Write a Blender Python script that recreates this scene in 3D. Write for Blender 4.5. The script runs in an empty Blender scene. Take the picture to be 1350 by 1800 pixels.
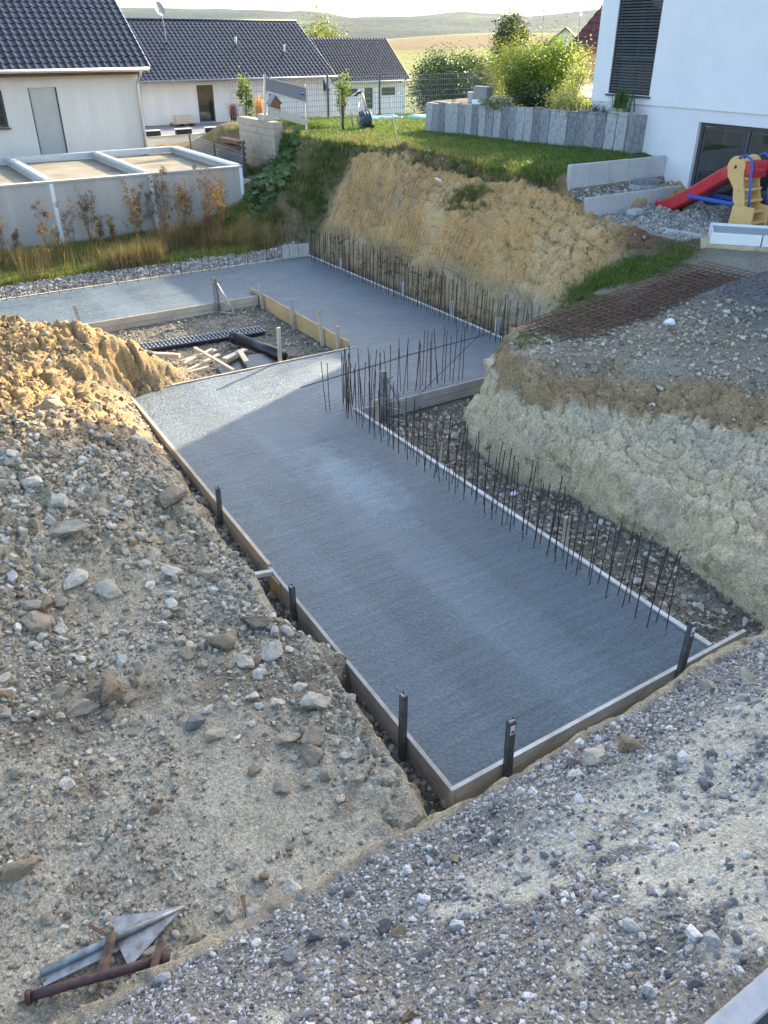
import bpy, bmesh, math, random
import numpy as np
from mathutils import Vector, Matrix, Euler
from mathutils.geometry import delaunay_2d_cdt
R = math.radians
random.seed(7)
rng = np.random.default_rng(11)
SC = bpy.context.scene
COL = SC.collection

# ---------------------------------------------------------------- camera, sky, sun, exposure
# site axes: X along the near slab edge, Y along the long slab edge, slab top is z = 0
cam_d = bpy.data.cameras.new('camera')
cam = bpy.data.objects.new('camera', cam_d)
COL.objects.link(cam)
cam.location = (0, 0, 6.5)
cam.rotation_euler = (R(90) - math.atan(840 / 1400), 0, R(-32.5))
cam_d.sensor_fit = 'VERTICAL'
cam_d.sensor_height = 36
cam_d.lens = 36 * 1400 / 1800
cam_d.clip_start = 0.05
cam_d.clip_end = 20000
SC.camera = cam

SUN_EL, SUN_AZ = R(21), R(23.8)      # azimuth measured from +X towards +Y
world = bpy.data.worlds.new('World')
SC.world = world
world.use_nodes = True
wn = world.node_tree
sky = wn.nodes.new('ShaderNodeTexSky')
sky.sky_type = 'NISHITA'
sky.sun_disc = False
sky.sun_elevation = SUN_EL
sky.sun_rotation = R(90) - SUN_AZ
sky.altitude = 250
sky.air_density = 1.0
sky.dust_density = 3.3
sky.ozone_density = 1.5
bgn = wn.nodes['Background']
bgn.inputs['Strength'].default_value = 0.15
wn.links.new(sky.outputs[0], bgn.inputs['Color'])
sun_d = bpy.data.lights.new('sun', 'SUN')
sun_d.energy = 3.3
sun_d.angle = R(0.6)
sun_d.color = (1.0, 0.86, 0.64)
sun = bpy.data.objects.new('sun', sun_d)
COL.objects.link(sun)
sd = Vector((math.cos(SUN_EL) * math.cos(SUN_AZ), math.cos(SUN_EL) * math.sin(SUN_AZ), math.sin(SUN_EL)))
sun.rotation_euler = sd.to_track_quat('Z', 'Y').to_euler()
sun.location = sd * 60
SC.view_settings.view_transform = 'Standard'
SC.view_settings.look = 'None'
SC.view_settings.gamma = 1
SC.view_settings.exposure = 2.08
SC.render.engine = 'CYCLES'
SC.cycles.use_denoising = True
SC.cycles.max_bounces = 6
SC.cycles.diffuse_bounces = 3
SC.cycles.glossy_bounces = 3
SC.cycles.transmission_bounces = 3
SC.cycles.volume_bounces = 1
SC.cycles.sample_clamp_indirect = 6
SC.cycles.caustics_reflective = False
SC.cycles.caustics_refractive = False

# ---------------------------------------------------------------- helpers: objects and meshes
def tag(o, label=None, cat=None, group=None, kind=None):
    if label: o['label'] = label
    if cat: o['category'] = cat
    if group: o['group'] = group
    if kind: o['kind'] = kind
    return o

def empty(name, loc=(0, 0, 0), rz=0.0):
    o = bpy.data.objects.new(name, None)
    o.location = loc
    o.rotation_euler = (0, 0, rz)
    o.empty_display_size = 0.1
    COL.objects.link(o)
    return o

def mesh_np(name, V, Fs, mat=None, parent=None, smooth=False):
    """V (n,3) array, Fs (m,k) int array with k = 3 or 4"""
    me = bpy.data.meshes.new(name)
    V = np.asarray(V, dtype=np.float32)
    Fs = np.asarray(Fs, dtype=np.int32)
    k = Fs.shape[1]
    me.vertices.add(len(V))
    me.vertices.foreach_set('co', V.ravel())
    me.loops.add(Fs.size)
    me.loops.foreach_set('vertex_index', Fs.ravel())
    me.polygons.add(len(Fs))
    me.polygons.foreach_set('loop_start', np.arange(0, Fs.size, k, dtype=np.int32))
    if smooth:
        me.polygons.foreach_set('use_smooth', np.ones(len(Fs), dtype=bool))
    me.update(calc_edges=True)
    me.validate()
    if mat: me.materials.append(mat)
    o = bpy.data.objects.new(name, me)
    COL.objects.link(o)
    if parent: o.parent = parent
    return o

class MB:
    """collects boxes, tubes, prisms; build() links them as one mesh object"""
    def __init__(s): s.v, s.f = [], []
    def add(s, vs, fs):
        b = len(s.v)
        s.v += [tuple(v) for v in vs]
        s.f += [tuple(i + b for i in f) for f in fs]
        return s
    def box(s, c, d, rot=None):
        hx, hy, hz = d[0] / 2, d[1] / 2, d[2] / 2
        vs = [Vector((x * hx, y * hy, z * hz)) for x in (-1, 1) for y in (-1, 1) for z in (-1, 1)]
        if rot is not None: vs = [rot @ v for v in vs]
        c = Vector(c)
        return s.add([v + c for v in vs], [(0, 1, 3, 2), (4, 6, 7, 5), (0, 4, 5, 1), (2, 3, 7, 6), (0, 2, 6, 4), (1, 5, 7, 3)])
    def b2(s, a, b):
        return s.box([(a[i] + b[i]) / 2 for i in range(3)], [abs(b[i] - a[i]) for i in range(3)])
    def beam(s, p, q, w, h, up=(0, 0, 1), taper=1.0):
        p, q = Vector(p), Vector(q)
        d = (q - p).normalized()
        u = Vector(up)
        if abs(d.dot(u)) > 0.99: u = Vector((0, 1, 0))
        x = d.cross(u).normalized(); y = x.cross(d)
        vs = []
        for e, t in ((p, 1.0), (q, taper)):
            for a, b in ((-1, -1), (1, -1), (1, 1), (-1, 1)):
                vs.append(e + x * (a * w * t / 2) + y * (b * h * t / 2))
        return s.add(vs, [(3, 2, 1, 0), (4, 5, 6, 7), (0, 1, 5, 4), (1, 2, 6, 5), (2, 3, 7, 6), (3, 0, 4, 7)])
    def tube(s, pts, r, n=8, caps=True):
        pts = [Vector(p) for p in pts]
        rs = r if isinstance(r, (list, tuple)) else [r] * len(pts)
        base = len(s.v)
        prev = None
        for i, p in enumerate(pts):
            if i == 0: d = pts[1] - p
            elif i == len(pts) - 1: d = p - pts[i - 1]
            else: d = pts[i + 1] - pts[i - 1]
            d.normalize()
            u = prev if prev is not None else (Vector((0, 0, 1)) if abs(d.z) < 0.9 else Vector((1, 0, 0)))
            x = d.cross(u)
            if x.length < 1e-5: x = d.cross(Vector((0.3, 0.9, 0.1)))
            x.normalize(); y = x.cross(d); prev = y
            for k in range(n):
                a = 2 * math.pi * k / n
                s.v.append(tuple(p + x * (math.cos(a) * rs[i]) + y * (math.sin(a) * rs[i])))
        for i in range(len(pts) - 1):
            for k in range(n):
                a, b = base + i * n + k, base + i * n + (k + 1) % n
                s.f.append((a, b, b + n, a + n))
        if caps:
            s.f.append(tuple(base + k for k in reversed(range(n))))
            s.f.append(tuple(base + (len(pts) - 1) * n + k for k in range(n)))
        return s
    def prism(s, poly, axis, a, b):
        """poly = 2D points; axis = direction extruded from a to b; the 2 other axes take the poly in order"""
        o = [i for i in range(3) if i != axis]
        vs = []
        for e in (a, b):
            for p in poly:
                v = [0, 0, 0]; v[axis] = e; v[o[0]] = p[0]; v[o[1]] = p[1]
                vs.append(v)
        n = len(poly)
        fs = [tuple(range(n)), tuple(range(2 * n - 1, n - 1, -1))]
        fs += [(i, i + n, (i + 1) % n + n, (i + 1) % n) for i in range(n)]
        return s.add(vs, fs)
    def mesh(s, name, mat, smooth=False):
        me = bpy.data.meshes.new(name)
        me.from_pydata(s.v, [], s.f)
        bm = bmesh.new(); bm.from_mesh(me)
        bmesh.ops.recalc_face_normals(bm, faces=bm.faces)
        bm.to_mesh(me); bm.free()
        if smooth:
            for p in me.polygons: p.use_smooth = True
        if mat: me.materials.append(mat)
        return me
    def build(s, name, mat, parent=None, smooth=False, bevel=0.0, loc=None):
        o = bpy.data.objects.new(name, s.mesh(name, mat, smooth))
        COL.objects.link(o)
        if parent: o.parent = parent
        if loc is not None: o.location = loc
        if bevel:
            m = o.modifiers.new('bevel', 'BEVEL'); m.width = bevel; m.segments = 2; m.limit_method = 'ANGLE'
        return o

def inst(me, name, parent=None, loc=(0, 0, 0), rot=(0, 0, 0), scale=(1, 1, 1)):
    o = bpy.data.objects.new(name, me)
    COL.objects.link(o)
    if parent: o.parent = parent
    o.location = loc; o.rotation_euler = rot
    o.scale = scale if isinstance(scale, (tuple, list)) else (scale,) * 3
    return o

def wall_holes(u0, u1, v0, v1, holes, depth, fn):
    """wall rectangle with rectangular openings and reveals; fn(u, v, d) -> xyz (d = 0 outer face, depth inner)"""
    us = sorted({u0, u1, *[h[0] for h in holes], *[h[1] for h in holes]})
    vs = sorted({v0, v1, *[h[2] for h in holes], *[h[3] for h in holes]})
    mb = MB()
    for i in range(len(us) - 1):
        for j in range(len(vs) - 1):
            cu, cv = (us[i] + us[i + 1]) / 2, (vs[j] + vs[j + 1]) / 2
            if any(h[0] < cu < h[1] and h[2] < cv < h[3] for h in holes): continue
            for d in (0, depth):
                mb.add([fn(us[i], vs[j], d), fn(us[i + 1], vs[j], d), fn(us[i + 1], vs[j + 1], d), fn(us[i], vs[j + 1], d)], [(0, 1, 2, 3)])
    for a, b, c, e in list(holes) + [(u0, u1, v0, v1)]:
        q = [(a, c), (b, c), (b, e), (a, e)]
        for k in range(4):
            p0, p1 = q[k], q[(k + 1) % 4]
            mb.add([fn(*p0, 0), fn(*p1, 0), fn(*p1, depth), fn(*p0, depth)], [(0, 1, 2, 3)])
    return mb

# ---------------------------------------------------------------- helpers: materials
def mat_new(name):
    m = bpy.data.materials.new(name)
    m.use_nodes = True
    nt = m.node_tree
    return m, nt, nt.nodes['Principled BSDF']

def nd(nt, typ, **kw):
    n = nt.nodes.new('ShaderNode' + typ)
    for k, v in kw.items():
        if k in n.inputs: n.inputs[k].default_value = v
        else: setattr(n, k, v)
    return n

def ramp(nt, fac, stops):
    r = nd(nt, 'ValToRGB')
    el = r.color_ramp.elements
    while len(el) < len(stops): el.new(0.5)
    for e, (p, c) in zip(el, stops):
        e.position = p
        e.color = (*c, 1) if len(c) == 3 else c
    nt.links.new(fac, r.inputs[0])
    return r.outputs[0]

def surf(name, col, rough=0.7, var=0.15, scale=6.0, bump=0.2, bscale=None, bdist=0.01, col2=None, metal=0.0, spec=0.5, stretch=(1, 1, 1), detail=6.0):
    """plain procedural surface: two-tone noise colour, roughness variation and fine bump"""
    m, nt, p = mat_new(name)
    tc = nd(nt, 'TexCoord')
    mp = nd(nt, 'Mapping'); mp.inputs['Scale'].default_value = stretch
    nt.links.new(tc.outputs['Object'], mp.inputs[0])
    n = nd(nt, 'TexNoise', Scale=scale, Detail=detail, Roughness=0.6)
    nt.links.new(mp.outputs[0], n.inputs['Vector'])
    c2 = col2 or tuple(c * (1 - var * 1.6) for c in col)
    c1 = tuple(min(1, c * (1 + var * 0.7)) for c in col)
    nt.links.new(ramp(nt, n.outputs['Fac'], [(0.3, c2), (0.7, c1)]), p.inputs['Base Color'])
    p.inputs['Roughness'].default_value = rough
    p.inputs['Metallic'].default_value = metal
    p.inputs['Specular IOR Level'].default_value = spec
    if bump:
        nb = nd(nt, 'TexNoise', Scale=bscale or scale * 8, Detail=5.0, Roughness=0.65)
        nt.links.new(mp.outputs[0], nb.inputs['Vector'])
        b = nd(nt, 'Bump', Strength=bump, Distance=bdist)
        nt.links.new(nb.outputs['Fac'], b.inputs['Height'])
        nt.links.new(b.outputs[0], p.inputs['Normal'])
    return m

def leaf_mat(name, c1, c2, rough=0.55, trans=0.35, extra=None):
    m, nt, p = mat_new(name)
    g = nd(nt, 'NewGeometry')
    stops = [(0.0, c1), (1.0, c2)] if not extra else [(0.0, c1), (0.6, c2), (1.0, extra)]
    c = ramp(nt, g.outputs['Random Per Island'], stops)
    nt.links.new(c, p.inputs['Base Color'])
    p.inputs['Roughness'].default_value = rough
    t = nd(nt, 'BsdfTranslucent')
    mx = nd(nt, 'MixRGB', blend_type='MULTIPLY'); mx.inputs[0].default_value = 1
    nt.links.new(c, mx.inputs[1]); mx.inputs[2].default_value = (1.2, 1.25, 0.6, 1)
    nt.links.new(mx.outputs[0], t.inputs[0])
    ms = nd(nt, 'MixShader'); ms.inputs[0].default_value = trans
    nt.links.new(p.outputs[0], ms.inputs[1]); nt.links.new(t.outputs[0], ms.inputs[2])
    nt.links.new(ms.outputs[0], nt.nodes['Material Output'].inputs[0])
    return m

def wood_mat(name, c1, c2, rough=0.75, scale=9.0):
    m, nt, p = mat_new(name)
    tc = nd(nt, 'TexCoord')
    mp = nd(nt, 'Mapping'); mp.inputs['Scale'].default_value = (1, 1, 1)
    nt.links.new(tc.outputs['Object'], mp.inputs[0])
    # grain: noise squeezed across the board, long along x / y alike through two stretched fields
    n1 = nd(nt, 'TexNoise', Scale=scale, Detail=8.0, Roughness=0.65, Distortion=0.4)
    mp.inputs['Scale'].default_value = (0.6, 0.6, 6)
    nt.links.new(mp.outputs[0], n1.inputs['Vector'])
    n2 = nd(nt, 'TexNoise', Scale=1.7, Detail=4.0)
    nt.links.new(tc.outputs['Object'], n2.inputs['Vector'])
    mx = nd(nt, 'Math', operation='ADD'); mu = nd(nt, 'Math', operation='MULTIPLY'); mu.inputs[1].default_value = 0.5
    nt.links.new(n1.outputs['Fac'], mx.inputs[0]); nt.links.new(n2.outputs['Fac'], mx.inputs[1])
    nt.links.new(mx.outputs[0], mu.inputs[0])
    nt.links.new(ramp(nt, mu.outputs[0], [(0.36, c2), (0.62, c1)]), p.inputs['Base Color'])
    p.inputs['Roughness'].default_value = rough
    b = nd(nt, 'Bump', Strength=0.35, Distance=0.004)
    nt.links.new(n1.outputs['Fac'], b.inputs['Height']); nt.links.new(b.outputs[0], p.inputs['Normal'])
    return m

M = {}
M['white'] = surf('white_render', (0.78, 0.78, 0.79), 0.85, 0.03, 1.2, 0.25, 160, 0.003)
M['white_low'] = surf('white_plinth_render', (0.74, 0.74, 0.76), 0.85, 0.04, 1.2, 0.25, 160, 0.003)
M['cream'] = surf('cream_render', (0.74, 0.69, 0.60), 0.88, 0.07, 0.8, 0.2, 120, 0.003, stretch=(2, 2, .3))
M['offwhite'] = surf('offwhite_render', (0.72, 0.70, 0.66), 0.88, 0.07, 0.8, 0.2, 120, 0.003, stretch=(2, 2, .3))
M['garage'] = surf('garage_render', (0.46, 0.43, 0.385), 0.9, 0.11, 0.9, 0.2, 120, 0.003, stretch=(2.5, 2.5, .35))
M['garage_roof'] = surf('garage_roof_gravel', (0.27, 0.235, 0.165), 0.95, 0.25, 1.0, 0.5, 60, 0.01)
M['trim_metal'] = surf('zinc_trim', (0.58, 0.63, 0.66), 0.4, 0.1, 3, 0.05, metal=0.5)
M['tile'] = surf('black_roof_tile', (0.013, 0.015, 0.020), 0.19, 0.3, 3.0, 0.03, 60, 0.002, spec=0.5)
M['red_tile'] = surf('red_roof_tile', (0.10, 0.024, 0.022), 0.7, 0.2, 4.0, 0.1)
M['dark_frame'] = surf('anthracite_frame', (0.06, 0.062, 0.066), 0.45, 0.1, 5, 0.05)
M['shutter'] = surf('shutter_slats', (0.50, 0.49, 0.46), 0.6, 0.05, 3, 0.05)
M['blind'] = surf('blind_slat', (0.22, 0.23, 0.24), 0.38, 0.1, 4, 0.03, metal=0.3)
M['concrete_dry'] = surf('dry_concrete', (0.46, 0.45, 0.43), 0.9, 0.12, 2.5, 0.4, 50, 0.004)
M['concrete_light'] = surf('light_concrete_panel', (0.52, 0.51, 0.49), 0.88, 0.10, 1.6, 0.3, 60, 0.003)
M['kerb'] = surf('kerb_concrete', (0.36, 0.36, 0.37), 0.9, 0.12, 10, 0.5, 160, 0.003)
M['block'] = surf('beige_concrete_block', (0.42, 0.37, 0.29), 0.92, 0.12, 4, 0.5, 40, 0.006)
M['stele'] = surf('bush_hammered_stele', (0.30, 0.30, 0.31), 0.85, 0.3, 9, 1.0, 22, 0.03, col2=(0.17, 0.17, 0.18))
M['stele_light'] = surf('pale_hammered_stele', (0.42, 0.42, 0.42), 0.85, 0.3, 9, 1.0, 18, 0.04, col2=(0.26, 0.26, 0.26))
M['stele_dark'] = surf('dark_hammered_stele', (0.24, 0.24, 0.25), 0.85, 0.35, 9, 1.0, 18, 0.04, col2=(0.12, 0.12, 0.13))
M['steel'] = surf('galvanised_steel', (0.34, 0.35, 0.34), 0.55, 0.4, 9, 0.3, 40, 0.004, metal=0.55, col2=(0.17, 0.15, 0.12))
M['stake_steel'] = surf('painted_stake_steel', (0.115, 0.125, 0.125), 0.6, 0.35, 12, 0.15, col2=(0.06, 0.065, 0.065), metal=0.2)
M['alu'] = surf('aluminium', (0.62, 0.62, 0.62), 0.4, 0.1, 8, 0.05, metal=0.6)
M['rebar'] = surf('dark_rebar', (0.030, 0.025, 0.023), 0.75, 0.4, 5, 0.4, 180, 0.002, col2=(0.075, 0.035, 0.020))
M['rust'] = surf('rusty_rebar', (0.21, 0.12, 0.07), 0.85, 0.4, 12, 0.4, 120, 0.002, col2=(0.045, 0.026, 0.02))
M['rust_pipe'] = surf('rusty_pipe_steel', (0.085, 0.045, 0.04), 0.7, 0.4, 16, 0.5, 70, 0.004, col2=(0.05, 0.022, 0.02))
M['wood'] = wood_mat('grey_form_wood', (0.48, 0.45, 0.41), (0.27, 0.245, 0.21))
M['wood_pale'] = wood_mat('pale_form_wood', (0.62, 0.53, 0.40), (0.40, 0.32, 0.22))
M['wood_white'] = wood_mat('limewashed_form_wood', (0.72, 0.69, 0.63), (0.36, 0.33, 0.28))
M['plywood'] = wood_mat('yellow_plywood', (0.62, 0.43, 0.21), (0.48, 0.30, 0.13), 0.6)
M['wood_brown'] = wood_mat('brown_wood', (0.20, 0.10, 0.05), (0.10, 0.05, 0.03))
M['red_plastic'] = surf('red_plastic', (0.50, 0.025, 0.035), 0.35, 0.08, 2, 0.03, spec=0.5)
M['tan_plastic'] = surf('tan_plastic', (0.72, 0.46, 0.18), 0.45, 0.06, 2, 0.03)
M['blue_plastic'] = surf('blue_plastic', (0.025, 0.10, 0.45), 0.4, 0.08, 2, 0.03)
M['orange_plastic'] = surf('orange_plastic', (0.75, 0.20, 0.03), 0.4, 0.08, 2, 0.03)
M['black_plastic'] = surf('black_plastic', (0.014, 0.016, 0.02), 0.32, 0.2, 6, 0.08)
M['white_plastic'] = surf('white_plastic', (0.78, 0.79, 0.78), 0.5, 0.04, 3, 0.04)
M['grey_plastic'] = surf('grey_plastic', (0.22, 0.23, 0.25), 0.55, 0.08, 3, 0.04)
M['panel_grey'] = surf('grey_sheet', (0.20, 0.21, 0.225), 0.5, 0.06, 3, 0.03)
M['logo_blue'] = surf('blue_print', (0.03, 0.07, 0.35), 0.5, 0.02, 3, 0)
M['paper_white'] = surf('white_paper', (0.80, 0.80, 0.82), 0.8, 0.03, 10, 0.1)
M['paper_red'] = surf('red_print', (0.45, 0.04, 0.04), 0.7, 0.05, 10, 0)
M['hose_green'] = surf('green_hose', (0.05, 0.10, 0.11), 0.5, 0.2, 6, 0.05)
M['terracotta'] = surf('terracotta', (0.35, 0.15, 0.08), 0.8, 0.1, 4, 0.1)
M['sand_stone'] = surf('sandy_base_concrete', (0.52, 0.42, 0.26), 0.92, 0.15, 3, 0.4, 40, 0.005)
M['bark'] = surf('bark', (0.12, 0.085, 0.055), 0.9, 0.3, 12, 0.6, 40, 0.01)
M['patio'] = surf('patio_paving', (0.40, 0.38, 0.36), 0.9, 0.1, 3, 0.3)
M['terrace_deck'] = surf('grey_terrace_paving', (0.20, 0.20, 0.21), 0.85, 0.15, 3, 0.2)

def glass_mat():
    m, nt, p = mat_new('window_glass')
    n = nd(nt, 'TexNoise', Scale=1.3)
    nt.links.new(ramp(nt, n.outputs['Fac'], [(0.3, (0.012, 0.016, 0.017)), (0.7, (0.03, 0.036, 0.036))]), p.inputs['Base Color'])
    p.inputs['Roughness'].default_value = 0.03
    p.inputs['IOR'].default_value = 2.1
    return m
M['glass'] = glass_mat()


# ---------------------------------------------------------------- numpy noise
def _hash(ix, iy, s):
    h = (ix.astype(np.int64) * 374761393 + iy.astype(np.int64) * 668265263 + s * 144269) & 0xFFFFFFFF
    h = ((h ^ (h >> 13)) * 1274126177) & 0xFFFFFFFF
    return ((h ^ (h >> 16)) & 0xFFFF) / 65535.0
def vnoise(x, y, s=0):
    ix, iy = np.floor(x), np.floor(y)
    fx, fy = x - ix, y - iy
    fx = fx * fx * (3 - 2 * fx); fy = fy * fy * (3 - 2 * fy)
    a, b = _hash(ix, iy, s), _hash(ix + 1, iy, s)
    c, d = _hash(ix, iy + 1, s), _hash(ix + 1, iy + 1, s)
    return (a * (1 - fx) + b * fx) * (1 - fy) + (c * (1 - fx) + d * fx) * fy
def fbm(x, y, f, o=4, s=0, g=0.5):
    t, a, n = 0, 1.0, 0
    for i in range(o):
        t = t + a * (vnoise(x * f + 17.3 * i, y * f - 9.1 * i, s + i) - 0.5); n += a
        a *= g; f *= 2.03
    return t / n * 2
def clods(x, y, f, s=0):
    """rounded, angular lumps (1 at a lump's middle, 0 in the cracks)"""
    x, y = x * f, y * f
    ix, iy = np.floor(x), np.floor(y)
    d1 = np.full(x.shape, 9.0); d2 = np.full(x.shape, 9.0); hh = np.zeros(x.shape)
    for dx in (-1, 0, 1):
        for dy in (-1, 0, 1):
            cx, cy = ix + dx, iy + dy
            d = np.hypot(cx + _hash(cx, cy, s) - x, cy + _hash(cx, cy, s + 1) - y)
            h = _hash(cx, cy, s + 2)
            nearer = d < d1
            d2 = np.where(nearer, d1, np.minimum(d2, d))
            hh = np.where(nearer, h, hh)
            d1 = np.where(nearer, d, d1)
    return np.clip((d2 - d1) * 2.2, 0, 1) * (0.35 + 0.65 * hh)
def rubble_relief(x, y, f, s=0):
    """broken blocks: each cell a tilted facet at its own height, deep joints between"""
    x, y = x * f, y * f
    ix, iy = np.floor(x), np.floor(y)
    d1 = np.full(x.shape, 9.0); d2 = np.full(x.shape, 9.0); hh = np.zeros(x.shape); tx = np.zeros(x.shape); ty = np.zeros(x.shape); px = np.zeros(x.shape); py = np.zeros(x.shape)
    for dx in (-1, 0, 1):
        for dy in (-1, 0, 1):
            cx, cy = ix + dx, iy + dy
            qx, qy = cx + _hash(cx, cy, s), cy + _hash(cx, cy, s + 1)
            d = np.hypot(qx - x, qy - y); m = d < d1
            d2 = np.where(m, d1, np.minimum(d2, d)); d1 = np.where(m, d, d1)
            hh = np.where(m, _hash(cx, cy, s + 2), hh); tx = np.where(m, _hash(cx, cy, s + 3) - .5, tx); ty = np.where(m, _hash(cx, cy, s + 4) - .5, ty)
            px = np.where(m, x - qx, px); py = np.where(m, y - qy, py)
    joint = np.clip((d2 - d1) / .16, 0, 1) ** .6
    return (hh + (tx * px + ty * py) * 1.5) * joint - .35 * (1 - joint)
def sst(a, b, x):
    t = np.clip((x - a) / (b - a), 0, 1)
    return t * t * (3 - 2 * t)

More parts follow.
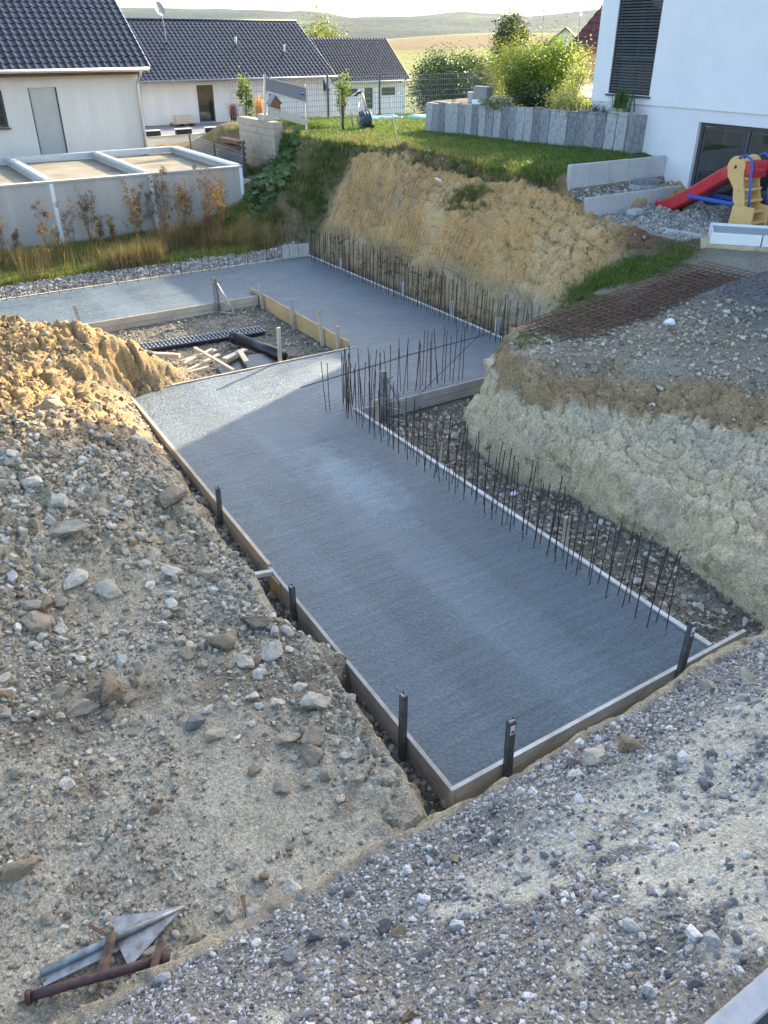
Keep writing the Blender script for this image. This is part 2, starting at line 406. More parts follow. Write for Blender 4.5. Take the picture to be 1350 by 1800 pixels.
# ---------------------------------------------------------------- the ground: breaklines -> heightfield
LINES = [
    # street, kerb line, gravel shoulder
    [(-8, -2, 2.62), (24, -2, 2.62)], [(-8, .70, 2.62), (24, .70, 2.62)], [(-8, .86, 2.60), (24, .86, 2.60)],
    [(-8, 1.6, 2.2), (3, 1.6, 2.16), (10, 1.6, 2.25), (14, 1.6, 2.4), (24, 1.6, 2.5)],
    [(-8, 2.6, 1.55), (0, 2.6, 1.50), (4, 2.6, 1.58), (9, 2.6, 1.55), (12, 2.8, 2.0), (24, 2.8, 2.4)],
    [(-8, 3.42, .93), (0, 3.42, .92), (3, 3.42, .93), (8, 3.5, .92), (10, 3.6, 1.15), (12, 4.0, 1.7), (24, 4, 2.2)],
    [(3.1, 3.92, -.33), (5, 3.95, -.33), (8.6, 3.95, -.33)],
    # left ground behind the shoulder
    [(-8, 3.7, .75), (0, 3.7, .64), (2.7, 3.62, .6)],
    [(2.78, 3.66, .58), (2.88, 4.15, .6), (2.93, 4.67, .6), (3.03, 5.8, .6), (3.08, 6.45, .6), (2.84, 7.13, .58), (3.08, 8.1, .6), (3.0, 8.7, .6), (3.02, 9.9, .5), (3.2, 11.4, .4), (3.2, 12.7, .42), (3.25, 13.8, .42), (3.5, 15.2, .4)],
    [(3.12, 3.95, -.36), (3.2, 5, -.36), (3.27, 6.2, -.36), (3.3, 7, -.36), (3.3, 8.6, -.34), (3.4, 10, -.3), (3.5, 11.6, -.2), (3.55, 13, -.08), (3.7, 14.5, .02), (3.78, 15.7, .05)],
    [(-.65, 4.4, .68), (.6, 4.3, .62), (2, 4.6, .6)], [(-8, 5, 1.1), (-.4, 5.4, .8), (1.1, 6.2, .64), (2.2, 6.2, .6)],
    [(-8, 8, 1.7), (-1.5, 8, 1.15), (.1, 8.2, .86), (1.2, 8.0, .72), (2.2, 8.2, .7)],
    [(-8, 10.8, 2.2), (-1.5, 11, 1.8), (.6, 10.6, 1.5), (1.4, 9.7, 1.22), (2.1, 10.2, 1.15), (2.65, 10.3, .92)],
    # spoil heap
    [(-8, 13, 2.0), (-3, 13, 1.7), (0, 12.8, 1.55), (1.3, 12.2, 1.35), (2.1, 12.6, 1.18), (2.75, 12.4, .9)],
    [(-8, 15.5, 1.9), (-2, 15.5, 1.7), (0, 15.2, 1.4), (1.4, 14.6, 1.15), (2.5, 15.4, 1.02), (3.1, 15.0, .75)],
    [(-8, 18.6, 1.9), (-3, 18.5, 1.7), (0, 18.3, 1.5), (2, 17.8, 1.36), (2.7, 17.4, 1.30), (3.3, 17.2, 1.22), (3.85, 16.5, .98), (4.35, 16.35, .62), (4.9, 16.5, .3), (5.4, 16.9, 0), (5.7, 17.3, -.25)],
    [(-8, 20, .9), (-2, 20, .6), (1.8, 19.6, .35), (3.2, 19, .3), (4.2, 18.4, .15), (5.0, 18.0, -.1), (5.4, 18, -.3)],
    [(-8, 21.15, -.2), (0, 21.15, -.3), (4, 21.2, -.34)],
    [(3.95, 16.1, .2), (4.6, 16.12, .02), (5.3, 16.2, -.22), (7, 16.2, -.34), (9.2, 16.2, -.34)],
    [(4.0, 20.4, -.32), (5, 19.2, -.38), (7, 18.6, -.42), (8.5, 19, -.36)], [(4, 21.3, -.3), (6.5, 21.2, -.26), (9.2, 21.3, -.24)],
    # below the slab
    [(3.9, 4.6, -.33), (3.95, 10, -.33), (4.0, 15.7, -.33)], [(7.4, 4.4, -.33), (7.4, 8, -.33), (7.4, 12.7, -.33), (11, 13.2, -.33), (12.9, 13.3, -.33)],
    [(9.5, 16, -.33), (9.6, 21.6, -.33), (-8, 21.6, -.33)], [(-8, 24.6, -.33), (13.0, 24.6, -.33), (13.0, 14, -.33)],
    # right working trench and pale cut bank
    [(7.7, 4.2, -.36), (7.7, 8, -.36), (7.7, 12.4, -.36), (9, 12.4, -.36)],
    [(9.6, 11.9, -.36), (8.95, 10.9, -.36), (8.68, 9.9, -.36), (8.65, 9.1, -.36), (9.12, 8.35, -.36), (9.08, 7.3, -.36), (9.22, 6.4, -.36), (8.98, 5.3, -.36), (8.8, 4.3, -.36)],
    [(9.75, 11.6, .45), (9.08, 10.7, .45), (8.85, 9.9, .42), (8.85, 9.2, .45), (9.32, 8.5, .5), (9.34, 7.3, .45), (9.55, 6.3, .42), (9.35, 5.2, .4), (9.3, 4.3, .5)],
    [(9.85, 11.45, .95), (9.25, 10.55, .95), (9.0, 9.95, .9), (9.15, 9.3, .95), (9.6, 8.75, 1.05), (10.2, 8.15, 1.1), (10.4, 7.2, .95), (10.5, 6.2, .85), (10.3, 5, .9)],
    [(10.0, 11.3, 1.4), (9.35, 10.4, 1.5), (9.6, 9.95, 1.52), (10.1, 9.7, 1.55), (10.85, 8.75, 1.6), (11.6, 8.0, 1.5), (12.6, 7.3, 1.55), (12.5, 5.5, 1.6)],
    [(10.5, 12.3, -.36), (12.5, 12.5, -.36), (13.5, 13.2, -.36), (13.75, 15, -.36)],
    [(10.0, 11.3, 1.4), (11, 11.85, 1.32), (12.7, 12.05, 1.15), (13.85, 12.7, 1.1), (14.15, 14, 1.0), (14.35, 15.3, 1.0)],
    [(11.2, 10.8, 1.5), (12.6, 11.2, 1.45), (13.9, 11.6, 1.5), (15.9, 12.2, 1.7), (16.6, 11.2, 1.75), (13, 9.4, 1.7), (14, 8.2, 1.75), (17, 8, 1.9), (24, 8, 2.2)],
    [(15.3, 13.3, 1.45), (16.4, 13.4, 1.75), (17.3, 13.0, 1.95), (18.2, 11.2, 1.98)],
    # far bank with the lawn on top
    [(13.8, 15.6, -.36), (13.7, 16.8, -.36), (13.55, 18, -.36), (13.5, 21, -.36), (13.5, 24.6, -.36), (13.55, 25.6, -.3)],
    [(14.4, 16.2, .9), (14.25, 17.5, 1.0), (14.1, 19, 1.05), (14.1, 22, 1.15), (14.1, 25, 1.2)],
    [(15.35, 16.3, 1.7), (15.2, 17.5, 2.1), (15.0, 19, 2.3), (14.95, 22, 2.5), (14.8, 25, 2.55)],
    [(16.6, 16.9, 2.72), (16.35, 17.8, 2.95), (16.15, 19, 3.08), (15.95, 21.1, 3.17), (15.6, 23.6, 3.22), (15.45, 26, 3.22), (15.3, 28.6, 3.2), (15.2, 31.5, 3.2)],
    [(16.9, 16.6, 2.35), (16.6, 15.8, 2.0), (16.3, 14.8, 1.8), (17.1, 15.0, 2.02), (17.3, 16.2, 2.05)], [(15.1, 15.2, 1.2), (15.9, 15.4, 1.6), (15.5, 14.2, 1.45)],
    [(17.6, 13.4, 2.06), (21.4, 13.4, 2.08)], [(18.2, 11, 2.0), (24, 11, 2.1)], [(17.4, 16.38, 2.06), (24, 16.38, 2.1)],
    [(17.15, 16.6, 2.52), (24, 16.6, 2.56)], [(17.15, 17.2, 2.54), (24, 17.2, 2.58)], [(17.15, 17.45, 3.22), (24, 17.45, 3.34)],
    [(17.3, 18, 3.22), (20.4, 18.6, 3.4), (24, 18.6, 3.4)], [(18, 24, 3.22), (20.4, 24, 3.24), (24, 24, 3.3)], [(18, 31, 3.2), (20.4, 29, 3.14), (26, 31, 3.1)],
    [(15.2, 37, 3.15), (20, 37, 3.1), (34, 37, 2.9)], [(15.2, 40, 2.2), (34, 40, 2.0)], [(-8, 46, 1.4), (34, 46, 1.2)],
    # green slope down to the garages, weed strip
    [(14.6, 27.5, 2.2), (14.4, 29.3, 2.1), (14.75, 30.9, 2.0), (14.7, 31.3, 1.55), (14.7, 35, 1.5)], [(13.0, 26.6, .6), (13.1, 28.5, 1.6), (13.4, 30.6, 1.7), (13.4, 35, 1.5)],
    [(11.4, 26.6, 0), (11.9, 28.0, .75), (12.5, 29.3, 1.35), (12.7, 34, 1.3)], [(9.8, 27.2, .1), (10.9, 28.5, .5), (11.4, 29.1, .8)],
    [(-8, 25.2, -.1), (5, 25.2, -.06), (13, 25.3, -.1)], [(-8, 25.75, .14), (5, 25.75, .13), (12.2, 25.8, .1)], [(-8, 26.8, .05), (5, 26.8, .05), (10.5, 26.8, .05)],
    [(-8, 29, .3), (5, 29, .3), (11, 29, .4)], [(-8, 37, .8), (5, 37, .8), (12, 37, 1.0)], [(-8, 40, 1.4), (13, 40, 1.5)],
]
def tin_points():
    P = []
    for ln in LINES:
        for a, b in zip(ln[:-1], ln[1:]):
            a, b = np.array(a), np.array(b)
            n = max(1, int(np.linalg.norm(b[:2] - a[:2]) / 0.45))
            n = min(n, 40)
            for k in range(n): P.append(a + (b - a) * k / n)
        P.append(np.array(ln[-1]))
    key, out = set(), []
    for p in P:
        k = (round(p[0], 2), round(p[1], 2))
        if k in key: continue
        key.add(k); out.append(p)
    return np.array(out)
def graded(segs):
    out = []
    for a, b, d in segs: out.append(np.arange(a, b - 1e-6, d))
    out.append([segs[-1][1]])
    return np.concatenate(out)
GX = graded([(-8, -2, .15), (-2, 10.5, .031), (10.5, 17.5, .055), (17.5, 24, .12), (24, 34, .5)])
GY = graded([(-2, .9, .12), (.9, 9, .031), (9, 17, .045), (17, 30, .085), (30, 46, .4)])
def raster_tin():
    P = tin_points()
    vs, _, fs, ov, _, _ = delaunay_2d_cdt([Vector((float(p[0]), float(p[1]))) for p in P], [], [], 0, 1e-4)
    Z = np.full((len(GY), len(GX)), np.nan)
    z = np.array([P[o[0]][2] if o else 0.0 for o in ov])
    xy = np.array([[v[0], v[1]] for v in vs])
    for f in fs:
        a, b, c = xy[f[0]], xy[f[1]], xy[f[2]]
        x0, x1 = np.searchsorted(GX, [min(a[0], b[0], c[0]) - 1e-6, max(a[0], b[0], c[0]) + 1e-6])
        y0, y1 = np.searchsorted(GY, [min(a[1], b[1], c[1]) - 1e-6, max(a[1], b[1], c[1]) + 1e-6])
        if x0 == x1 or y0 == y1: continue
        X, Y = np.meshgrid(GX[x0:x1], GY[y0:y1])
        det = (b[1] - c[1]) * (a[0] - c[0]) + (c[0] - b[0]) * (a[1] - c[1])
        if abs(det) < 1e-12: continue
        w0 = ((b[1] - c[1]) * (X - c[0]) + (c[0] - b[0]) * (Y - c[1])) / det
        w1 = ((c[1] - a[1]) * (X - c[0]) + (a[0] - c[0]) * (Y - c[1])) / det
        w2 = 1 - w0 - w1
        ok = (w0 > -1e-6) & (w1 > -1e-6) & (w2 > -1e-6)
        sub = Z[y0:y1, x0:x1]
        sub[ok] = (w0 * z[f[0]] + w1 * z[f[1]] + w2 * z[f[2]])[ok]
    bad = np.isnan(Z)
    if bad.any(): Z[bad] = 0.5
    return Z
Z0 = raster_tin()
def blur(Z, n):
    for _ in range(n):
        P = np.pad(Z, 1, mode='edge')
        Z = (P[1:-1, 1:-1] * 2 + P[:-2, 1:-1] + P[2:, 1:-1] + P[1:-1, :-2] + P[1:-1, 2:]) / 6
    return Z
Z0 = blur(Z0, 3)
XX, YY = np.meshgrid(GX, GY)
# dark gravel heap on the plateau, low ruts on the shoulder
Z0 = Z0 + 0.62 * np.exp(-(((XX - 15.7) / 2.0) ** 2 + ((YY - 9.0) / 1.35) ** 2) ** 1.5)
shoulder = 1 - sst(3.36, 3.5, YY + fbm(XX, YY, 1.1, 3, 5) * .05)
Z0 += shoulder * (fbm(XX, YY, .9, 4, 21) * .17 + fbm(XX * .4, YY, 2.2, 3, 25) * .08) * (1 - sst(2.9, 3.4, YY) * .75)
# --- zones (soft masks)
wob = fbm(XX, YY, .8, 4, 31) * .35
gyv, gxv = np.gradient(Z0, GY, GX)
slope = np.hypot(gxv, gyv)
left = (1 - sst(3.3, 3.6, XX)) * sst(3.45, 3.62, YY) * (1 - sst(20.2, 21.2, YY))
heap = sst(7.4, 9.4, YY + wob * 2.2 - XX * .10) * (1 - sst(20.3, 21.2, YY)) * (1 - sst(3.9, 6.0, XX + (YY < 15.9) * 1.5))
rbank = sst(8.4, 9.0, XX) * (1 - sst(12.9, 13.3, YY + (XX > 13.9) * -9)) * sst(3.9, 4.3, YY - (XX - 8.5) * .05) * (1 - sst(13.5, 14.2, XX))
rbank = np.clip(rbank, 0, 1) * (Z0 > -.33)
plateau = sst(1.28, 1.5, Z0 + wob * .2) * sst(9, 10, XX) * (1 - sst(13.5, 15, YY)) * (1 - sst(.55, .9, slope))
fbank = sst(13.4, 13.8, XX) * sst(13.6, 14.6, YY) * (Z0 > -.35) * (1 - sst(16.8, 17.3, XX) * sst(16.6, 17.0, YY)) * (1 - sst(24.8, 27, YY + wob))
lawn = sst(2.9, 3.12, Z0 + wob * .12) * sst(14.8, 15.5, XX - (YY < 24) * (XX < 16.3) * .8) * sst(16.9, 17.2, YY) * (1 - sst(.3, .55, slope)) * (1 - sst(37, 38.5, YY))
gslope = sst(25.6, 27, YY + wob) * sst(10.3, 11.6, XX) * (1 - lawn)
weeds = sst(25.9, 26.4, YY + wob * .6) * (1 - sst(11.2, 12.0, XX)) * (1 - sst(29, 29.4, YY))
patch = np.exp(-(((XX - 15.2) / 1.9) ** 2 + ((YY - 13.35 + (XX - 15.2) * .1) / .75) ** 2) ** 2) * sst(-.3, .15, fbm(XX, YY, 1.3, 3, 77) + .15)
dark_heap = np.exp(-(((XX - 15.7) / 2.3) ** 2 + ((YY - 9.0) / 1.6) ** 2) ** 3)
berm = np.exp(-((YY - 25.8) / .45) ** 4) * (XX < 12.5)
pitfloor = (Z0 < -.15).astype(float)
terrace = sst(17.35, 17.5, XX) * (1 - sst(16.4, 16.55, YY)) * sst(13.3, 13.45, YY)
topsoil = np.exp(-(((XX - 17.2) / 1.1) ** 2 + ((YY - 13.9) / 1.3) ** 2) ** 2) * (1 - terrace)

# --- relief
wx2, wy2 = fbm(XX, YY, 3, 3, 62) * .12, fbm(XX, YY, 3, 3, 64) * .12
D = fbm(XX, YY, 5, 4, 41) * .012
D += left * (fbm(XX, YY, 1.5, 4, 51) * .07 + rubble_relief(XX, YY, 7, 52) * .03 * sst(-.2, .4, fbm(XX, YY, .9, 3, 53)))
rim = np.exp(-((XX - 2.75) / .4) ** 2) * left * (YY < 12)
D += rim * rubble_relief(XX + wob * .1, YY, 3.1, 54) * .08
D += heap * (fbm(XX, YY, .8, 5, 61) * .24 + rubble_relief(XX + wx2, YY + wy2, 2.1, 63) * .15 * sst(-.35, .3, fbm(XX, YY, .6, 3, 68) + .1) + rubble_relief(XX + wx2, YY + wy2, 5.2, 65) * .075 + rubble_relief(XX, YY, 11, 66) * .03)
face = rbank * (1 - plateau)
D += face * (fbm(XX + Z0 * .7, YY - Z0 * .4, 1.3, 5, 71) * .22 + rubble_relief(XX + Z0 + wx2, YY - Z0 * .6 + wy2, 2.2, 73) * .11 + rubble_relief(XX + Z0 * 1.3 + wx2, YY - Z0 + wy2, 5, 74) * .06 * (.3 + .7 * sst(.3, .7, Z0)) + rubble_relief(XX - Z0, YY + Z0, 11, 75) * .035)
D += fbank * (1 - lawn) * (fbm(XX * .7 + Z0, YY, 1.0, 5, 81) * .34 + rubble_relief(XX + Z0 + wx2, YY + wy2, 1.7, 83) * .15 + rubble_relief(XX - Z0 * 1.4 + wx2, YY + Z0 * .5 + wy2, 4.2, 84) * .08)
D += plateau * (fbm(XX, YY, 2, 4, 91) * .05 + clods(XX, YY, 8, 92) * .02)
D += gslope * fbm(XX, YY, .9, 4, 95) * .25 + berm * fbm(XX, YY, 3, 3, 96) * .06 + lawn * fbm(XX, YY, 1.1, 3, 97) * .03
D += pitfloor * clods(XX, YY, 6, 98) * .03
lip = np.exp(-((YY - 3.44 - fbm(XX, YY, 1.1, 4, 101) * .12) / .085) ** 2) * (XX < 9.5)
lip = lip * sst(-.45, .25, fbm(XX, YY, 1.7, 3, 107))
D += np.exp(-((YY - 3.45) / .28) ** 2) * (XX < 9.5) * (fbm(XX, YY, 1.4, 4, 105) * .10 + rubble_relief(XX + wx2, YY + wy2, 4.5, 106) * .045)
D += lip * .02 + shoulder * (fbm(XX, YY, 9, 3, 103) * .012)
keep = (XX > 3.45) & (XX < 12.95) & (YY > 4.1) & (YY < 25)       # stays below the slab and its boards
D = np.where(keep & (Z0 < -.2), np.minimum(D, .05), D)
nl = np.sqrt(1 + gxv ** 2 + gyv ** 2)
hmove = np.clip(slope, 0, 2.5) / 2.5
PX = XX - gxv / nl * D * hmove
PY = YY - gyv / nl * D * hmove
ZT = Z0 + D / np.where(hmove > 0, 1 + (nl - 1) * hmove, 1)
ZT = np.where(YY < .84, np.minimum(ZT, 2.56), ZT)          # stays under the street and the kerb
def gz(x, y):
    """ground height"""
    x = np.atleast_1d(np.asarray(x, float)); y = np.atleast_1d(np.asarray(y, float))
    i = np.clip(np.searchsorted(GX, x) - 1, 0, len(GX) - 2); j = np.clip(np.searchsorted(GY, y) - 1, 0, len(GY) - 2)
    fx = np.clip((x - GX[i]) / (GX[i + 1] - GX[i]), 0, 1); fy = np.clip((y - GY[j]) / (GY[j + 1] - GY[j]), 0, 1)
    return (ZT[j, i] * (1 - fx) + ZT[j, i + 1] * fx) * (1 - fy) + (ZT[j + 1, i] * (1 - fx) + ZT[j + 1, i + 1] * fx) * fy
def g1(x, y): return float(gz(x, y)[0])
def gmask(Mk, x, y):
    i = np.clip(np.searchsorted(GX, x), 0, len(GX) - 1); j = np.clip(np.searchsorted(GY, y), 0, len(GY) - 1)
    return Mk[j, i]

# --- soil colours, with the heap's shade painted in as a greyer tone
def soil_colours():
    C = np.empty(XX.shape + (3,)); C[:] = (.27, .235, .18)
    def put(mask, col):
        C[:] = C * (1 - mask[..., None]) + np.array(col) * mask[..., None]
    n1 = fbm(XX, YY, .7, 5, 201); n2 = fbm(XX, YY, 3.1, 4, 211); n3 = fbm(XX, YY, 9, 3, 221)
    put(left, (.42, .375, .29))
    put(left * sst(0, .5, n1 + n2 * .5) * .65, (.52, .475, .385))
    put(left * sst(.1, .5, -n1 + n2 * .6) * .85, (.235, .19, .135))
    put(heap, (.42, .28, .135)); put(heap * sst(0, .5, n2 + n3 * .4) * .6, (.48, .345, .19)); put(heap * sst(.1, .6, -n1 + n3 * .5) * .45, (.27, .20, .12))
    put(heap * (1 - sst(10.5, 13.5, YY + wob)) * .75, (.48, .42, .315)); put(heap * (1 - sst(10.5, 13.5, YY + wob)) * sst(0, .5, n2 + n3 * .5) * .5, (.54, .49, .395))  # shaded part of the heap painted greyer, though the soil is the same
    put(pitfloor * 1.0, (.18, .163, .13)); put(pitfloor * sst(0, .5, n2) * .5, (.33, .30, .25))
    put(rbank, (.76, .61, .40)); put(rbank * sst(0, .5, n2 + n1 * .5) * .35, (.58, .455, .29)); put(rbank * sst(.15, .5, -n2 + n3 * .5) * .4, (.68, .59, .44))
    grey = rbank * np.exp(-((Z0 - .82 - n1 * .25) / .22) ** 2) * sst(-.1, .4, n2 + n1)
    put(grey * .5, (.52, .47, .41))
    brown = rbank * sst(.02, .14, Z0 - (.90 + .20 * n1 + .06 * n2 + .30 * sst(10.6, 13, XX) - .05 * (1 - sst(9.2, 9.6, XX))))
    put(brown * .9, (.34, .235, .125)); put(brown * sst(0, .5, n2) * .6, (.46, .345, .205))
    put(plateau, (.27, .235, .185)); put(plateau * sst(.0, .5, n1) * .5, (.36, .335, .29))
    put(fbank, (.60, .375, .165)); put(fbank * sst(0, .5, n1 + n2 * .3) * .6, (.66, .49, .28)); put(fbank * sst(.1, .5, -n1 + n2) * .45, (.40, .255, .125))
    put(fbank * sst(1.1, .5, Z0 + n1 * .5) * .7, (.40, .33, .225))
    purple = np.exp(-(((YY - 22.6 - n1) / 1.6) ** 2 + ((Z0 - 1.9 - n2 * .5) / .55) ** 2) ** 2) * fbank * sst(-.4, .2, n2 + n3 * .5)
    put(purple * .45, (.27, .215, .18))
    soil = fbank * sst(-.12, .05, Z0 - 3.0 - n1 * .15 + .12 * (18.5 - np.minimum(YY, 18.5)))
    put(soil * .9, (.15, .105, .07))
    notch = fbank * sst(.95, .5, Z0) * (YY < 16); put(notch * .8, (.48, .41, .30))
    put(topsoil * .9, (.145, .085, .06)); put(dark_heap, (.15, .145, .155)); put(dark_heap * sst(0, .5, n3 + n2) * .5, (.22, .215, .225))
    put(patch * .85, (.10, .115, .045)); put(gslope, (.20, .15, .085)); put(gslope * sst(-.3, .2, n2 + n1) * .7, (.09, .10, .035)); put(weeds, (.20, .17, .07)); put(weeds * sst(-.1, .4, n1) * .7, (.12, .15, .035))
    put(berm, (.33, .31, .28)); put(lawn, (.07, .11, .022)); put(terrace, (.38, .36, .33))
    put(shoulder, (.29, .265, .225)); put(shoulder * sst(-.1, .5, n2 + n1 * .4) * .5, (.20, .178, .165))
    streak = fbm(XX * .55 + YY * .25, YY * 1.5 - XX * .25, .9, 4, 231)
    sandy = sst(-.04, .20, streak + n3 * .32 + .32 * sst(2.0, 4.8, XX + (2.2 - YY)) - .12) * (1 - sst(2.35, 2.95, YY))
    put(shoulder * sandy * .9, (.56, .53, .45)); put(shoulder * sst(.25, .55, -n2 + n3 * .4) * .4, (.27, .215, .155))
    put(lip * .85, (.55, .445, .285))
    dry_edge = (XX < 9.6) * np.exp(-((YY - 3.72) / .18) ** 2) * (Z0 > -.2) * (XX > 3); put(dry_edge * .8, (.46, .38, .25))
    C *= (1 + .10 * n3 + .10 * n2)[..., None]
    C *= np.array((1.0, .985, .925))
    return np.clip(C, .01, .9), sandy * shoulder
SOIL, SANDY = soil_colours()

def soil_mat():
    m, nt, p = mat_new('site_soil')
    at = nd(nt, 'Attribute', attribute_name='soil')
    tc = nd(nt, 'TexCoord')
    n1 = nd(nt, 'TexNoise', Scale=26, Detail=7.0, Roughness=0.7)
    v1 = nd(nt, 'TexVoronoi', Scale=34)
    v2 = nd(nt, 'TexVoronoi', Scale=90)
    for n in (n1, v1, v2): nt.links.new(tc.outputs['Object'], n.inputs['Vector'])
    c1 = ramp(nt, n1.outputs['Fac'], [(0.25, (.46, .44, .42)), (0.5, (1, 1, 1)), (0.76, (1.42, 1.43, 1.44))])
    mx = nd(nt, 'MixRGB', blend_type='MULTIPLY'); mx.inputs[0].default_value = 1
    nt.links.new(at.outputs['Color'], mx.inputs[1]); nt.links.new(c1, mx.inputs[2])
    # grit: each voronoi cell a grain with its own tone
    c2 = ramp(nt, v2.outputs['Color'], [(0.2, (.74, .73, .72)), (0.55, (1, 1, 1)), (0.9, (1.28, 1.28, 1.3))])
    m2 = nd(nt, 'MixRGB', blend_type='MULTIPLY'); m2.inputs[0].default_value = 0.8
    nt.links.new(mx.outputs[0], m2.inputs[1]); nt.links.new(c2, m2.inputs[2])
    nt.links.new(m2.outputs[0], p.inputs['Base Color'])
    p.inputs['Roughness'].default_value = 0.95
    p.inputs['Specular IOR Level'].default_value = 0.2
    a = nd(nt, 'Math', operation='MULTIPLY_ADD'); a.inputs[1].default_value = -0.55
    nt.links.new(v1.outputs['Distance'], a.inputs[0]); nt.links.new(n1.outputs['Fac'], a.inputs[2])
    b2 = nd(nt, 'Math', operation='MULTIPLY_ADD'); b2.inputs[1].default_value = -0.3
    nt.links.new(v2.outputs['Distance'], b2.inputs[0]); nt.links.new(a.outputs[0], b2.inputs[2])
    n3 = nd(nt, 'TexNoise', Scale=6.5, Detail=6.0, Roughness=0.62, Distortion=0.6); nt.links.new(tc.outputs['Object'], n3.inputs['Vector'])
    bb = nd(nt, 'Bump', Strength=0.75, Distance=0.09); nt.links.new(n3.outputs['Fac'], bb.inputs['Height'])
    b = nd(nt, 'Bump', Strength=0.8, Distance=0.03); nt.links.new(bb.outputs[0], b.inputs['Normal'])
    nt.links.new(b2.outputs[0], b.inputs['Height']); nt.links.new(b.outputs[0], p.inputs['Normal'])
    return m
M['soil'] = soil_mat()

def grid_faces(ny, nx):
    i = np.arange(ny * nx).reshape(ny, nx)
    return np.stack([i[:-1, :-1], i[:-1, 1:], i[1:, 1:], i[1:, :-1]], -1).reshape(-1, 4)
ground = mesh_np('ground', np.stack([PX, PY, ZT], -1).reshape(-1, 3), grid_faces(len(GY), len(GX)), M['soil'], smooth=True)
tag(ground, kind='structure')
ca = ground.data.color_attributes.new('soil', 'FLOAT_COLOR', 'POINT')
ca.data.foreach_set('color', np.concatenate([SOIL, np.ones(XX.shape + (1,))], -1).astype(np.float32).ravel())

# ---------------------------------------------------------------- far land, field, hills
def far_height(x, y):
    """land beyond the plots: falls to the lower houses, then climbs as a field on the right"""
    X = x * .8434 - y * .5373; Y = x * .5373 + y * .8434          # sideways / ahead of the viewpoint
    base = 1.2 - sst(40, 75, Y) * 1.1
    base = base + sst(75, 260, Y) * 6.8 * sst(-70, 35, X) - sst(260, 700, Y) * 22 - sst(600, 1500, Y) * 25
    return base
def far_land():
    d = np.concatenate([np.arange(30, 120, 3), np.geomspace(120, 900, 60), np.geomspace(950, 9000, 24)])
    a = np.radians(np.linspace(-75, 75, 161))
    Dm, Am = np.meshgrid(d, a, indexing='ij')
    X, Y = Dm * np.sin(Am), Dm * np.cos(Am)
    x = X * .8434 + Y * .5373; y = -X * .5373 + Y * .8434
    z = far_height(x, y) + fbm(x, y, .02, 3, 301) * .5 * sst(60, 150, Dm)
    inside = (x > -7.5) & (x < 33.5) & (y < 45.5)
    z = np.where(inside, -2.5, z)
    V = np.stack([x, y, z], -1).reshape(-1, 3)
    return V, grid_faces(len(d), len(a)), x, y, Dm, X
def field_mat():
    m, nt, p = mat_new('field_and_meadow')
    at = nd(nt, 'Attribute', attribute_name='soil')
    tc = nd(nt, 'TexCoord')
    n = nd(nt, 'TexNoise', Scale=0.35, Detail=8.0, Roughness=0.7)
    nt.links.new(tc.outputs['Object'], n.inputs['Vector'])
    c = ramp(nt, n.outputs['Fac'], [(0.25, (.6, .6, .6)), (0.75, (1.35, 1.35, 1.3))])
    mx = nd(nt, 'MixRGB', blend_type='MULTIPLY'); mx.inputs[0].default_value = 1
    nt.links.new(at.outputs['Color'], mx.inputs[1]); nt.links.new(c, mx.inputs[2])
    nt.links.new(mx.outputs[0], p.inputs['Base Color'])
    p.inputs['Roughness'].default_value = 1.0
    b = nd(nt, 'Bump', Strength=1.0, Distance=0.6)
    nt.links.new(n.outputs['Fac'], b.inputs['Height']); nt.links.new(b.outputs[0], p.inputs['Normal'])
    return m
M['field'] = field_mat()
V, F_, fx, fy, fd, fX = far_land()
fieldo = mesh_np('field', V, F_, M['field'], smooth=True); tag(fieldo, kind='structure')
def field_cols():
    C = np.empty(fx.shape + (3,)); C[:] = (.08, .12, .02)
    w = fbm(fx, fy, .02, 3, 311)
    def put(mask, col): C[:] = C * (1 - mask[..., None]) + np.array(col) * mask[..., None]
    put(sst(88, 95, fd + w * 20), (.16, .18, .016)); put(sst(185, 195, fd + w * 25 + fX * .15), (.14, .085, .018)); put(sst(238, 246, fd + w * 16 + fX * .1), (.12, .16, .03))
    put(sst(300, 330, fd), (.10, .11, .04)); put((fd < 95) * sst(.1, .4, w), (.12, .17, .04))
    return C
ca = fieldo.data.color_attributes.new('soil', 'FLOAT_COLOR', 'POINT')
ca.data.foreach_set('color', np.concatenate([field_cols(), np.ones(fx.shape + (1,))], -1).astype(np.float32).ravel())

